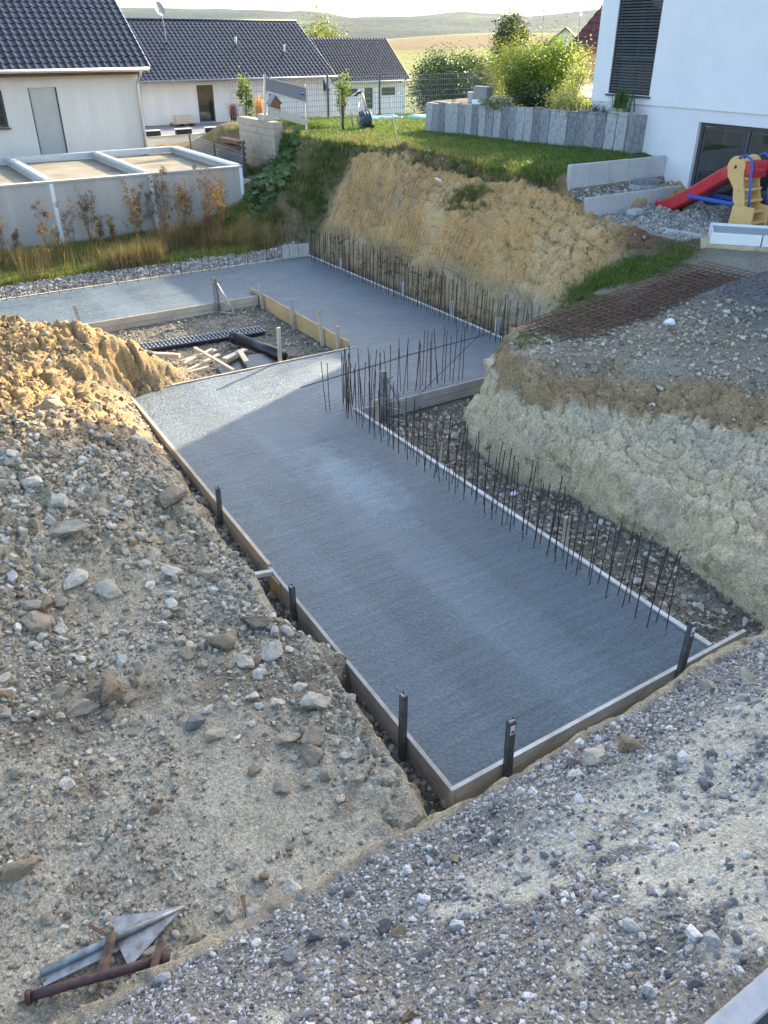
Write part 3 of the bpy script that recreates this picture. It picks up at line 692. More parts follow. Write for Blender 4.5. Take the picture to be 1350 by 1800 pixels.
def hill_mat():
    m, nt, p = mat_new('wooded_hill')
    tc = nd(nt, 'TexCoord')
    n = nd(nt, 'TexNoise', Scale=0.0035, Detail=9.0, Roughness=0.62)
    n2 = nd(nt, 'TexNoise', Scale=0.05, Detail=4.0, Roughness=0.7)
    for q in (n, n2): nt.links.new(tc.outputs['Object'], q.inputs['Vector'])
    c = ramp(nt, n.outputs['Fac'], [(0.36, (.010, .022, .016)), (0.52, (.020, .036, .020)), (0.62, (.07, .09, .03)), (0.74, (.12, .13, .05))])
    nt.links.new(c, p.inputs['Base Color'])
    p.inputs['Roughness'].default_value = 1.0
    b = nd(nt, 'Bump', Strength=1.0, Distance=14.0)
    nt.links.new(n2.outputs['Fac'], b.inputs['Height']); nt.links.new(b.outputs[0], p.inputs['Normal'])
    return m
M['hill'] = hill_mat()
def hills(dist, depth, base, prof, seed, name, amp):
    a = np.radians(np.linspace(-50, 55, 420)); t = np.linspace(0, 1, 26)
    A, T = np.meshgrid(a, t)
    Dm = dist + depth * T
    h = np.interp(np.degrees(a), [q[0] for q in prof], [q[1] for q in prof])
    X, Y = Dm * np.sin(A), Dm * np.cos(A)
    z = base + (h[None, :] - base) * np.sin(T * math.pi * .5) ** 1.2 + fbm(X, Y, .004, 5, seed) * amp * (.3 + T)
    x = X * .8434 + Y * .5373; y = -X * .5373 + Y * .8434
    o = mesh_np(name, np.stack([x, y, z], -1).reshape(-1, 3), grid_faces(26, 420), M['hill'], smooth=True)
    return tag(o, kind='structure')
hills(2600, 1500, -60, [(-50, 95), (-22, 92), (-10, 98), (-5, 96), (-2, 70), (2, 72), (5, 88), (9, 74), (13, 96), (17, 118), (30, 110), (55, 90)], 401, 'hills', 10)
hills(1700, 800, -60, [(-50, 20), (-12, 30), (-3, 34), (1, 26), (5, 30), (9, 22), (14, 38), (22, 40), (55, 20)], 431, 'hills', 9)

# ---------------------------------------------------------------- concrete slab
def concrete_wet():
    m, nt, p = mat_new('wet_concrete')
    tc = nd(nt, 'TexCoord')
    nb = nd(nt, 'TexNoise', Scale=0.55, Detail=4.0, Roughness=0.55)
    nf = nd(nt, 'TexNoise', Scale=21, Detail=5.0, Roughness=0.72)
    mp = nd(nt, 'Mapping'); mp.inputs['Scale'].default_value = (0.55, 5.5, 1)     # rake marks run across the slab
    nl_ = nd(nt, 'TexNoise', Scale=1.6, Detail=6.0, Roughness=0.6, Distortion=0.5)
    mp2 = nd(nt, 'Mapping'); mp2.inputs['Scale'].default_value = (1.25, 0.12, 1)  # strips run along the slab
    ns = nd(nt, 'TexNoise', Scale=1.0, Detail=2.0)
    for q in (nb, nf): nt.links.new(tc.outputs['Object'], q.inputs['Vector'])
    nt.links.new(tc.outputs['Object'], mp.inputs[0]); nt.links.new(mp.outputs[0], nl_.inputs['Vector'])
    nt.links.new(tc.outputs['Object'], mp2.inputs[0]); nt.links.new(mp2.outputs[0], ns.inputs['Vector'])
    s1 = nd(nt, 'Math', operation='MULTIPLY_ADD'); s1.inputs[1].default_value = 0.42
    nbs = nd(nt, 'Math', operation='MULTIPLY'); nbs.inputs[1].default_value = 0.12; nt.links.new(nb.outputs['Fac'], nbs.inputs[0])
    nt.links.new(nl_.outputs['Fac'], s1.inputs[0]); nt.links.new(nbs.outputs[0], s1.inputs[2])
    s2 = nd(nt, 'Math', operation='MULTIPLY_ADD'); s2.inputs[1].default_value = 0.12
    nt.links.new(ns.outputs['Fac'], s2.inputs[0]); nt.links.new(s1.outputs[0], s2.inputs[2])
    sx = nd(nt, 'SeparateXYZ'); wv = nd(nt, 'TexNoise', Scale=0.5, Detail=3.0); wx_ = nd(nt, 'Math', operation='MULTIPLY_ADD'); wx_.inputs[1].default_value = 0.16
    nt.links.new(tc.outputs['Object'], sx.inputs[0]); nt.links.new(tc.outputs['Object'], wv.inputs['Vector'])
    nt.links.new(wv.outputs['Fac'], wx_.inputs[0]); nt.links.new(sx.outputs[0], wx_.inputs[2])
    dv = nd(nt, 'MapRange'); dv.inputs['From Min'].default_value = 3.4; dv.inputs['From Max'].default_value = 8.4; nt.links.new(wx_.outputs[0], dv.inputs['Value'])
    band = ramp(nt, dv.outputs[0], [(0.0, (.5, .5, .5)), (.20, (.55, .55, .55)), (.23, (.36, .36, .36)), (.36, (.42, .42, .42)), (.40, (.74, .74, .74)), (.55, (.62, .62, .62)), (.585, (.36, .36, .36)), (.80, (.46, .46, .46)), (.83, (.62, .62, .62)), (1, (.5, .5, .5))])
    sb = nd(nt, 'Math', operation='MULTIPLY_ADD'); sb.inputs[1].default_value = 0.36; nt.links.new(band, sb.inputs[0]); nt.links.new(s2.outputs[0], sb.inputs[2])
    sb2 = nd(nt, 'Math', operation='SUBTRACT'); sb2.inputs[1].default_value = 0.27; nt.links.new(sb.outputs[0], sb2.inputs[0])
    # smeared, wetter patch in the middle of the long arm
    mp3 = nd(nt, 'Mapping'); mp3.inputs['Location'].default_value = (-6.05, -10.2, 0); nt.links.new(tc.outputs['Object'], mp3.inputs[0])
    mp4 = nd(nt, 'Mapping'); mp4.inputs['Rotation'].default_value = (0, 0, R(-28)); mp4.inputs['Scale'].default_value = (1.5, .62, 1); nt.links.new(mp3.outputs[0], mp4.inputs[0])
    ln = nd(nt, 'VectorMath', operation='LENGTH'); nt.links.new(mp4.outputs[0], ln.inputs[0])
    wn_ = nd(nt, 'TexNoise', Scale=3.2, Detail=7.0, Roughness=0.7); nt.links.new(tc.outputs['Object'], wn_.inputs['Vector'])
    ad = nd(nt, 'Math', operation='MULTIPLY_ADD'); ad.inputs[1].default_value = 1.3; nt.links.new(wn_.outputs['Fac'], ad.inputs[0]); nt.links.new(ln.outputs['Value'], ad.inputs[2])
    sm_ = nd(nt, 'MapRange'); sm_.inputs['From Min'].default_value = 1.75; sm_.inputs['From Max'].default_value = 1.15; nt.links.new(ad.outputs[0], sm_.inputs['Value'])
    smear = nd(nt, 'Math', operation='MULTIPLY_ADD'); smear.inputs[1].default_value = 0.5; nt.links.new(sm_.outputs[0], smear.inputs[0]); nt.links.new(nb.outputs['Fac'], smear.inputs[2])
    s25 = nd(nt, 'Math', operation='MULTIPLY_ADD'); s25.inputs[1].default_value = 0.26; nt.links.new(sm_.outputs[0], s25.inputs[0]); nt.links.new(sb2.outputs[0], s25.inputs[2])
    s3 = nd(nt, 'Math', operation='MULTIPLY_ADD'); s3.inputs[1].default_value = 0.85
    nt.links.new(nf.outputs['Fac'], s3.inputs[0]); nt.links.new(s25.outputs[0], s3.inputs[2])
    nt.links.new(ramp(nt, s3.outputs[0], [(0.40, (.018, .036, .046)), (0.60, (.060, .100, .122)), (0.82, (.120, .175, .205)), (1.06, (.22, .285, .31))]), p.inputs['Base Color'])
    nt.links.new(ramp(nt, smear.outputs[0], [(0.30, (.54, .54, .54)), (.75, (.26, .26, .26))]), p.inputs['Roughness'])
    p.inputs['Specular IOR Level'].default_value = 0.85
    h = nd(nt, 'Math', operation='MULTIPLY_ADD'); h.inputs[1].default_value = 0.8
    nt.links.new(nl_.outputs['Fac'], h.inputs[0]); nt.links.new(nf.outputs['Fac'], h.inputs[2])
    b = nd(nt, 'Bump', Strength=1.0, Distance=0.04)
    nt.links.new(h.outputs[0], b.inputs['Height']); nt.links.new(b.outputs[0], p.inputs['Normal'])
    return m
M['wet'] = concrete_wet()
def lx(y): return 3.52 + (y - 4.22) * (0.36 / 11.7)      # left slab edge
def slab():
    Vs, Fs, off = [], [], 0
    def rect(x0, x1, y0, y1, skew=False):
        nonlocal off
        nx, ny = max(2, int((x1 - x0) / .05)), max(2, int((y1 - y0) / .05))
        t, y = np.meshgrid(np.linspace(0, 1, nx), np.linspace(y0, y1, ny))
        xa = lx(y) if skew else x0
        x = xa + (x1 - xa) * t
        strip = np.where(x < 4.9, 0, np.where(x < 6.1, 1, 2)) if skew else 0
        rake = np.sin((y * 38 + fbm(x, y, 1.2, 3, 501) * 5 + strip * 2.1)) * .0028 * (.4 + .6 * vnoise(x * .9, y * .6, 507))
        z = rake * 1.5 + fbm(x, y, 2.0, 4, 505) * .006 + fbm(x, y, 9, 2, 506) * .006
        Vs.append(np.stack([x, y, z], -1).reshape(-1, 3)); Fs.append(grid_faces(ny, nx) + off); off += nx * ny
    rect(0, 7.45, 4.22, 16.03, True); rect(7.45, 12.8, 12.78, 16.03); rect(9.33, 12.8, 16.03, 21.33); rect(-8, 12.8, 21.33, 24.88)
    return np.concatenate(Vs), np.concatenate(Fs)
V, F_ = slab()
slab_o = empty('concrete_slab', (0, 0, 0))
tag(slab_o, 'freshly poured wet grey concrete foundation slab between formwork boards', 'slab')
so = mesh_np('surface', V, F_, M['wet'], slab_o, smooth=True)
mb = MB()
mb.prism([(lx(4.22), 4.22), (7.45, 4.22), (7.45, 16.03), (lx(16.03), 16.03)], 2, -.30, -.012)
mb.b2((7.452, 12.78, -.30), (12.8, 16.03, -.012)); mb.b2((9.33, 16.032, -.30), (12.8, 21.33, -.012)); mb.b2((-8, 21.332, -.30), (12.8, 24.88, -.012))
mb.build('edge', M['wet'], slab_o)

# ---------------------------------------------------------------- formwork boards
def form_board(p, q, out, tops, mats, label, th=0.05, group='formwork boards around the slab', h=0.17):
    """a run of stacked planks from p to q (2D); out = unit 2D vector away from the concrete; tops = top heights, upper plank first"""
    o = empty('formwork_board', (p[0], p[1], 0)); tag(o, label, 'formwork', group)
    P, Q = Vector((p[0], p[1], 0)), Vector((q[0], q[1], 0)); n = Vector((out[0], out[1], 0))
    for i, (t, mt) in enumerate(zip(tops, mats)):
        jit = random.uniform(0, .006)
        hh = h if isinstance(h, float) else h[i]
        c = n * (th / 2 + jit)
        mb = MB().beam(P + c + Vector((0, 0, t - hh / 2)) - P, Q + c + Vector((0, 0, t - hh / 2 + random.uniform(-.006, .006))) - P, th, hh - .006)
        mb.build('plank', M[mt], o, bevel=.003)
    return o
form_board((lx(8.72) , 8.72), (lx(16.0), 16.0), (-1, 0), (.055, -.115), ('wood_pale', 'wood'), 'upper long grey plank board on the spoil heap side of slab', .055)
form_board((lx(4.17), 4.17), (lx(8.86) - .002, 8.86), (-1, 0), (.012, -.16), ('wood', 'wood'), 'lower grey plank board along the rubble trench, ending at the near corner', .05)
form_board((3.46, 4.22), (8.1, 4.22), (0, -1), (.03, -.13), ('wood_white', 'wood_pale'), 'pale plank board closing the near end of slab beside the gravel shoulder', .05)
form_board((7.45, 4.24), (7.45, 12.84), (1, 0), (.03, -.15), ('wood_white', 'wood'), 'whitish beam board along the starter bars facing the pale bank', .075)
form_board((7.53, 12.78), (10.9, 12.78), (0, -1), (.03, -.14), ('wood', 'wood'), 'grey plank board at the inner corner behind the starter bars', .045)
form_board((12.8, 12.9), (12.8, 24.9), (1, 0), (.025, -.15), ('wood_white', 'wood'), 'thin pale beam board at the foot of the ochre bank', .07)
form_board((-8, 24.88), (12.8, 24.88), (0, 1), (.03, -.14), ('wood_pale', 'wood'), 'long thin pale board on the weed strip side of slab', .07)
form_board((4.0, 21.33), (9.25, 21.33), (0, -1), (.03, -.15), ('wood_pale', 'wood_pale'), 'pale board along the back of the sunken sand pit', .04, h=.178)
form_board((9.33, 16.25), (9.33, 21.9), (-1, 0), (.12,), ('plywood',), 'yellow plywood board with wooden stakes beside the sunken pit', .03, h=.50)
form_board((lx(16) + .05, 16.03), (9.36, 16.03), (0, 1), (.03, -.14), ('wood_pale', 'wood'), 'thin sunlit board along the front of the sunken pit', .05)
o = MB().beam((11.86, 25.0, .2), (12.86, 25.0, .16), .03, .46).build('corner_panel', M['wood_white'], bevel=.003)
tag(o, 'white board standing upright at the far corner of slab', 'board')

def steel_stake(x, y, z0, z1, lean, face, label, sticker=False):
    o = empty('steel_stake', (x, y, z0)); tag(o, label, 'stake', 'steel formwork stakes')
    h = z1 - z0
    e = MB()
    w, t = .085, .055
    e.box((0, 0, h / 2), (w, .008, h)); e.box((-w / 2 + .004, -t / 2, h / 2), (.008, t, h - .002)); e.box((w / 2 - .004, -t / 2, h / 2), (.008, t, h - .002))
    b = e.build('profile', M['stake_steel'], o, bevel=.002)
    MB().box((0, -.006, h - .012), (w - .01, .03, .012)).build('cap', M['steel'], o)
    if sticker:
        MB().box((0, .0065, h - .12), (.055, .003, .12)).build('sticker', M['paper_white'], o)
        MB().box((0, .0095, h - .145), (.035, .003, .035)).build('mark', M['paper_red'], o)
    o.rotation_euler = (lean[0], lean[1], face)
    return o
steel_stake(lx(10.5) - .115, 10.55, -.42, .42, (.03, .03), R(90), 'dark steel stake beside the upper board, farthest from the gravel shoulder')
steel_stake(lx(7.8) - .11, 7.82, -.44, .24, (.02, .06), R(92), 'short dark steel stake near the wooden strut by the board joint')
steel_stake(lx(5.05) - .12, 5.05, -.40, .64, (.0, -.01), R(88), 'tall dark steel stake at the near end of the trench board')
steel_stake(4.15, 4.09, -.35, .68, (.02, .02), R(178), 'dark steel stake with red and white sticker by the near slab corner', True)
steel_stake(6.78, 4.09, -.35, .75, (.02, -.03), R(176), 'dark steel stake with sticker at the end of the starter bar row', True)

def wood_stake(p, q, w, label, mat='wood', t=None):
    o = MB().beam(p, q, w, t or w * .7, up=(0, 1, 0)).build('wooden_stake', M[mat], bevel=.002)
    return tag(o, label, 'stake', 'wooden formwork stakes')
wood_stake((4.32, 21.25, -.5), (4.14, 21.25, .57), .07, 'leaning wooden stake at the spoil heap end of pit board')
wood_stake((9.22, 20.9, -.5), (9.21, 21.06, .42), .085, 'wooden stake on plywood board closest to the weed strip', 'wood')
wood_stake((9.22, 18.98, -.5), (9.22, 19.05, .47), .08, 'second wooden stake along the yellow plywood board')
wood_stake((9.22, 17.36, -.5), (9.22, 17.54, .56), .085, 'third wooden stake along the yellow plywood board', 'wood_pale')
wood_stake((9.20, 16.55, -.5), (9.20, 16.55, .42), .09, 'short pale stake at the near end of yellow plywood board', 'wood_pale')
wood_stake((7.42, 16.14, -.45), (7.45, 16.14, .80), .08, 'tall pale stake on the front pit board casting a long shadow', 'wood_pale')
wood_stake((7.62, 6.9, -.45), (7.60, 6.95, .45), .08, 'pale wooden stake amid the starter bars by the pale bank', 'wood_pale')
wood_stake((7.60, 10.1, -.45), (7.60, 10.1, .35), .07, 'pale wooden stake beside the bar row near the bank nose', 'wood_pale')
wood_stake((7.61, 12.2, -.45), (7.58, 12.2, .42), .09, 'pale wooden stake at the inner corner beside the steel bracket', 'wood_pale')
wood_stake((12.93, 22.9, -.4), (12.93, 22.9, .28), .09, 'short white peg on far bank board near the corner', 'wood_white')
wood_stake((12.93, 19.3, -.4), (12.93, 19.3, .33), .09, 'white peg halfway along the far bank board', 'wood_white')
wood_stake((12.93, 16.9, -.4), (12.93, 16.9, .36), .09, 'white peg of the far bank board next to the thickest bars', 'wood_white')
wood_stake((12.93, 15.0, -.4), (12.93, 15.0, .40), .09, 'white peg of the far bank board nearest the rusty mats', 'wood_white')

def form_bracket(x, y, rz, label, s=1.0):
    """triangular steel formwork bracket: upright channel, strut, foot rail"""
    o = empty('formwork_bracket', (x, y, g1(x, y) - .02), rz); tag(o, label, 'bracket', 'steel formwork brackets')
    e = MB(); e.beam((0, 0, 0), (.05, .10, 1.0 * s), .03, .10, up=(0, 1, 0)); e.build('upright', M['steel'], o, bevel=.003)
    e = MB(); e.beam((.13, 0, 0), (.13, .10, .98 * s), .03, .10, up=(0, 1, 0)); e.build('upright', M['steel'], o, bevel=.003)
    e = MB(); e.beam((.10, -.03, .86 * s), (.36, -.42, .0), .035, .035); e.build('strut', M['steel'], o)
    e = MB(); e.beam((.06, -.02, .06), (.38, -.46, .03), .05, .04); e.build('foot_rail', M['steel'], o)
    e = MB(); e.beam((.08, -.02, .30), (.27, -.28, .28), .025, .025); e.build('cross_brace', M['steel'], o)
    e = MB(); e.tube([(-.04, .02, .84 * s), (.26, .0, .87 * s)], .012, 8); e.build('bolt', M['stake_steel'], o)
    e = MB(); e.tube([(.37, -.44, -.05), (.37, -.44, .16)], .016, 8); e.build('spike', M['stake_steel'], o)
    return o
form_bracket(7.9, 21.18, R(8), 'grey steel bracket propping the back board of the sunken pit')
form_bracket(8.05, 12.68, R(4), 'weathered steel bracket propping the inner corner board among bars', 1.06)
# small timber at the joint of the left boards
o = MB().beam((2.9, 8.34, .30), (3.62, 8.62, -.02), .09, .06).build('timber_strut', M['wood'], bevel=.003); tag(o, 'short wooden strut bracing the board joint from the rubble edge', 'strut')
o = MB().b2((lx(8.5) - .085, 8.30, -.36), (lx(8.5) - .057, 8.62, -.02)).build('joint_batten', M['plywood'], bevel=.002); tag(o, 'small orange plywood batten nailed behind the board joint', 'batten')

# ---------------------------------------------------------------- starter bars
def bar_row(name, label, bars, rails, group='rows of starter bars'):
    o = empty(name, (*bars[0][0][:2], 0)); tag(o, label, 'rebar', group)
    oz = o.location.copy()
    for p, q in bars:
        p, q = Vector(p) - oz, Vector(q) - oz
        m_ = (p + q) / 2 + Vector((random.uniform(-.006, .006), random.uniform(-.006, .006), 0))
        MB().tube([p, m_, q], .0080, 5).build('bar', M['rebar'], o)
    for pts, r, mt in rails:
        MB().tube([Vector(p) - oz for p in pts], r, 5).build('cross_bar', M[mt], o)
    return o
def bars_along(p, q, step, h, jit, tilt, off):
    out = []
    P, Q = Vector((*p, 0)), Vector((*q, 0)); L = (Q - P).length; d = (Q - P) / L
    t = 0.0
    while t < L:
        b = P + d * t + Vector((random.uniform(-jit, jit), random.uniform(-jit, jit), -.1))
        hh = h * random.uniform(.84, 1.08)
        out.append((b, b + Vector((random.gauss(0, tilt) + off[0], random.gauss(0, tilt) + off[1], hh + .1))))
        t += step * random.uniform(.75, 1.25)
    return out
bars = bars_along((7.30, 4.75), (7.30, 12.5), .165, 1.16, .02, .038, (.03, -.02)) + bars_along((7.15, 4.9), (7.15, 12.55), .24, 1.05, .025, .045, (-.01, 0))
bar_row('starter_bar_row', 'long row of dark starter bars along the whitish beam before pale bank', bars,
        [([(7.62, 4.6, .12), (7.60, 6.5, .35), (7.58, 9.5, .42), (7.62, 12.4, .36)], .009, 'rust')])
bars = bars_along((7.38, 13.0), (10.4, 12.98), .2, 1.16, .03, .06, (0, .0)) + bars_along((7.42, 13.16), (10.2, 13.14), .19, 1.12, .04, .055, (0, .0)) + bars_along((7.2, 12.6), (7.6, 13.4), .12, 1.1, .14, .09, (0, 0)) + \
       [((6.95, 13.05, -.1), (6.9, 13.1, 1.05)), ((7.05, 13.1, -.1), (7.03, 13.1, 1.0))]
bar_row('starter_bar_row', 'bristling starter bars at the inner corner crossed by one long rod', bars,
        [([(6.5, 13.25, .55), (9.0, 13.2, .74), (13.6, 13.1, .96)], .010, 'rebar'), ([(8.9, 12.6, .1), (11.0, 13.25, .86)], .008, 'rebar'), ([(7.3, 12.85, .42), (8.6, 12.3, .05)], .008, 'steel')])
bars = bars_along((12.62, 13.3), (12.62, 24.4), .155, 1.15, .02, .04, (.03, 0)) + bars_along((12.5, 13.4), (12.5, 24.3), .22, 1.12, .02, .04, (.02, 0))
bar_row('starter_bar_row', 'dense fence of starter bars at the foot of the ochre bank', bars, [([(12.62, 13.3, .62), (12.66, 19, .66), (12.64, 24.4, .62)], .006, 'rust')])
bars = bars_along((-2.5, 24.72), (12.4, 24.72), .31, .98, .02, .035, (0, .02))
bar_row('starter_bar_row', 'widely spaced starter bars in front of the dry weeds', bars, [([(-2.5, 24.74, .63), (4, 24.76, .66), (9, 24.74, .60), (12.4, 24.74, .66)], .008, 'rust')])

# ---------------------------------------------------------------- rusty rebar mats on the plateau
def rebar_mat(c, rz, L, W, z, label, tilt=(0, 0)):
    o = empty('rebar_mat', (c[0], c[1], z), rz); tag(o, label, 'rebar mat', 'rusty rebar mats on the plateau')
    o.rotation_euler = (tilt[0], tilt[1], rz)
    e = MB()
    n = int(W / .15)
    for i in range(n + 1):
        y = -W / 2 + i * W / n
        e.tube([(-L / 2 - random.uniform(0, .12), y, random.uniform(-.01, .01)), (0, y + random.uniform(-.012, .012), random.uniform(-.02, .02)), (L / 2 + random.uniform(0, .12), y, random.uniform(-.01, .02))], .009, 4)
    e.build('long_bar', M['rust'], o)['kind'] = 'stuff'
    e = MB()
    n = int(L / .22)
    for i in range(n + 1):
        x = -L / 2 + i * L / n
        e.tube([(x, -W / 2 - random.uniform(.02, .12), .014), (x + random.uniform(-.015, .015), 0, .014), (x, W / 2 + random.uniform(.02, .12), .014)], .008, 4)
    e.build('cross_bar', M['rust'], o)['kind'] = 'stuff'
    return o
mats = [((13.35, 11.0), 5.3, 5.7, 1.3, 1.60, 'rusty rebar mat lowest in the pile on the plateau', (0, -.045)),
        ((13.5, 11.1), 7.0, 5.6, 1.25, 1.66, 'rusty rebar mat second from the bottom of the pile', (.01, -.04)),
        ((13.6, 11.05), 3.0, 5.7, 1.2, 1.71, 'rusty rebar mat in the middle of the pile', (-.01, -.045)),
        ((13.5, 11.15), 8.5, 5.5, 1.25, 1.77, 'rusty rebar mat second from the top of the pile', (.0, -.042)),
        ((13.7, 11.05), 5.0, 5.6, 1.2, 1.83, 'rusty rebar mat on top of the pile, its long rods exposed', (.01, -.045))]
for c, rz, L, W, z, lb, ti in mats: rebar_mat(c, R(rz), L, W, z, lb, ti)

# wire net draped over the ochre bank
def bank_net():
    o = empty('wire_net', (13.7, 21, -.2)); tag(o, 'rusty wire net draped over the ochre cut bank', 'net')
    e = MB()
    ys = np.arange(17.6, 25.4, .17)
    for k, y0 in enumerate(ys):
        xs = np.arange(13.62, 15.75, .09)
        yy = y0 + (xs - 13.6) * .22 + np.sin(xs * 2 + k) * .015
        zs = gz(xs, yy)
        pts = [(float(x) - .05, float(y), float(z) + .045) for x, y, z in zip(xs, yy, zs)]
        top = random.uniform(.75, 1.0) if 18.2 < y0 < 25 else random.uniform(.3, .7)
        pts = pts[:max(4, int(len(pts) * top))]
        e.tube(pts, .0045, 3)
    for x0 in np.arange(13.75, 15.6, .2):
        yy = np.arange(18.2 - random.uniform(0, .6), 25.3, .16)
        xs = x0 + np.sin(yy * .8) * .03
        y2 = yy + (xs - 13.6) * .22
        zs = gz(xs, y2)
        e.tube([(float(x) - .05, float(y), float(z) + .05) for x, y, z in zip(xs, y2, zs)], .0045, 3)
    e.v = [(v[0] - 13.7, v[1] - 21, v[2] + .2) for v in e.v]
    e.build('wire', M['rust'], o)['kind'] = 'stuff'
bank_net()
o = inst(MB().box((0, 0, 0), (.03, .24, .17)).mesh('note', M['paper_white']), 'paper_note', None, (15.25, 20.85, g1(15.25, 20.85) + .02), (.2, -.6, .1)); tag(o, 'small white paper tag stuck on the ochre bank', 'paper')

# ---------------------------------------------------------------- things lying in the sunken pit
def pipe_thing(pts, r, label, name='drain_pipe', mat='black_plastic', ribs=0):
    o = empty(name, pts[0]); tag(o, label, 'pipe')
    b = Vector(pts[0])
    P = [Vector(p) - b for p in pts]
    MB().tube(P, r, 16).build('tube', M[mat], o, smooth=True)
    return o
def roof_battens():
    # stack of black plastic drainage channels with slotted grids
    for k, (dy, dz, lb) in enumerate([(0, 0, 'black slotted drainage channel closest to the wood offcuts in pit'), (.17, 0, 'black slotted drainage channel in the middle of the pit row'), (.34, .01, 'black slotted drainage channel closest to the back pit board')]):
        o = empty('drainage_channel', (4.9, 19.45 + dy, -.36 + dz), R(-6)); tag(o, lb, 'channel', 'black drainage channels in the pit')
        MB().box((1.7, 0, .05), (3.6, .13, .10)).build('trough', M['black_plastic'], o)
        g = MB()
        for i in range(36): g.box((.0 + i * .1, 0, .115), (.045, .13, .03))
        g.build('grate', M['grey_plastic'], o)['kind'] = 'stuff'
roof_battens()
o = empty('pipe_roll', (7.42, 18.75, -.18)); tag(o, 'thick glossy black pipe lying against the front pit board', 'pipe')
MB().tube([(0, 0, 0), (.25, -1.25, .03), (.36, -2.0, .05)], [.15, .15, .15], 20).build('tube', M['black_plastic'], o, smooth=True)
MB().tube([(-.012, .06, 0), (.02, -.10, 0)], .158, 20).build('socket', M['black_plastic'], o, smooth=True)
o = MB().prism([(0, 0), (1.3, -.2), (1.6, .5), (.9, .75), (.1, .5)], 2, 0, .03).build('plastic_sheet', M['black_plastic'], loc=(6.2, 16.6, -.28)); o.rotation_euler = (.05, -.04, .1); tag(o, 'crumpled black plastic sheet under the offcuts in pit', 'sheet')
offc = [((5.45, 17.0, -.12), (6.5, 17.55, -.08), .10, .05, 'pale offcut plank pointing at the black pipe'), ((5.55, 17.35, -.05), (6.45, 17.85, -.03), .09, .05, 'pale offcut plank lying behind the crossed pair'),
        ((5.6, 17.75, -.14), (6.6, 18.0, -.12), .12, .04, 'wide pale offcut at the back of the pile'), ((6.35, 16.35, -.05), (6.05, 17.95, .06), .07, .045, 'thin bright lath crossing the other offcuts'),
        ((6.5, 17.25, -.1), (7.2, 17.6, -.1), .16, .04, 'broad weathered offcut board by the plastic sheet'), ((6.85, 16.75, -.08), (7.0, 17.5, -.06), .12, .05, 'short offcut block next to the black pipe'),
        ((5.35, 16.85, -.1), (6.0, 16.95, -.1), .08, .05, 'stubby offcut at the sunlit edge of the pile'), ((5.0, 18.35, -.02), (5.6, 17.75, .0), .12, .10, 'round-edged log end on the spoil heap toe')]
for p, q, w, t, lb in offc:
    o = MB().beam((0, 0, 0), Vector(q) - Vector(p), w, t).build('wood_offcut', M['wood_pale'], bevel=.004, loc=p); tag(o, lb, 'offcut', 'wood offcuts in the pit')

# ---------------------------------------------------------------- scrap at the bottom left
zc = lambda x, y: g1(x, y)
def scrap():
    a, b = Vector((-.40, 4.02, 0)), Vector((.70, 3.98, 0))
    z = max(zc(-.3, 4.0), zc(.3, 4.0), zc(.65, 3.95)) + .015
    o = empty('ground_anchor', (-.36, 4.03, z)); tag(o, 'galvanised steel arrow-shaped ground anchor lying on the dirt', 'anchor')
    d = Vector((.69, 3.96, 0)) - Vector((-.36, 4.03, 0)); L = d.length; ang = math.atan2(d.y, d.x)
    o.rotation_euler = (0, -.02, ang)
    # rolled spine
    MB().tube([(0, .0, .035), (L * .6, 0, .04), (L, 0, .02)], [.03, .03, .012], 10).build('spine', M['steel'], o, smooth=True)
    MB().add([(0, -.09, .01), (L * .55, -.09, .012), (L * .55, 0, .02), (0, 0, .02), (0, -.09, .004), (L * .55, -.09, .006), (L * .55, 0, .01), (0, 0, .01)],
             [(0, 1, 2, 3), (7, 6, 5, 4), (0, 4, 5, 1), (1, 5, 6, 2), (2, 6, 7, 3), (3, 7, 4, 0)]).build('flange', M['steel'], o)
    for s, e in ((1, .19), (-1, .26)):
        MB().prism([(L * .5, 0), (L * .52 + (s < 0) * .02, s * e), (L * .97, s * .012)], 2, .012, .02).build('fin', M['steel'], o)
    MB().beam((L * .36, -.22, .02), (L * .50, .02, .085), .07, .012).build('strap', M['rust'], o)
    MB().beam((L * .46, .02, .085), (L * .36, .20, .03), .025, .01).build('strap', M['rust'], o)
    p, q = Vector((-.47, 3.9, zc(-.47, 3.9) + .05)), Vector((.42, 3.62, max(zc(.42, 3.62), .66) + .05))
    o = empty('rusty_pipe', p); tag(o, 'dark rusty steel pipe half buried at the gravel edge', 'pipe')
    dd = q - p
    MB().tube([(0, 0, 0), dd * .35 + Vector((0, 0, .006)), dd * .7, dd], .034, 14).build('tube', M['rust_pipe'], o, smooth=True)
    MB().tube([dd * -.012, dd * .02], .052, 14).build('flange', M['rust_pipe'], o, smooth=True)
    MB().beam(dd * .93 + Vector((-.05, -.10, .03)), dd * .99 + Vector((.03, .08, .09)), .05, .025).build('bracket', M['rust'], o)
    MB().tube([dd * .95, dd * 1.04], .050, 10).build('coupling', M['rust_pipe'], o, smooth=True)
scrap()
o = MB().beam((0, 0, 0), (.03, .16, .035), .03, .006).build('rusty_strap', M['rust'], loc=(1.08, 3.66, g1(1.08, 3.7) + .03)); tag(o, 'thin rusty metal strap sticking out beside the gravel edge', 'strap')
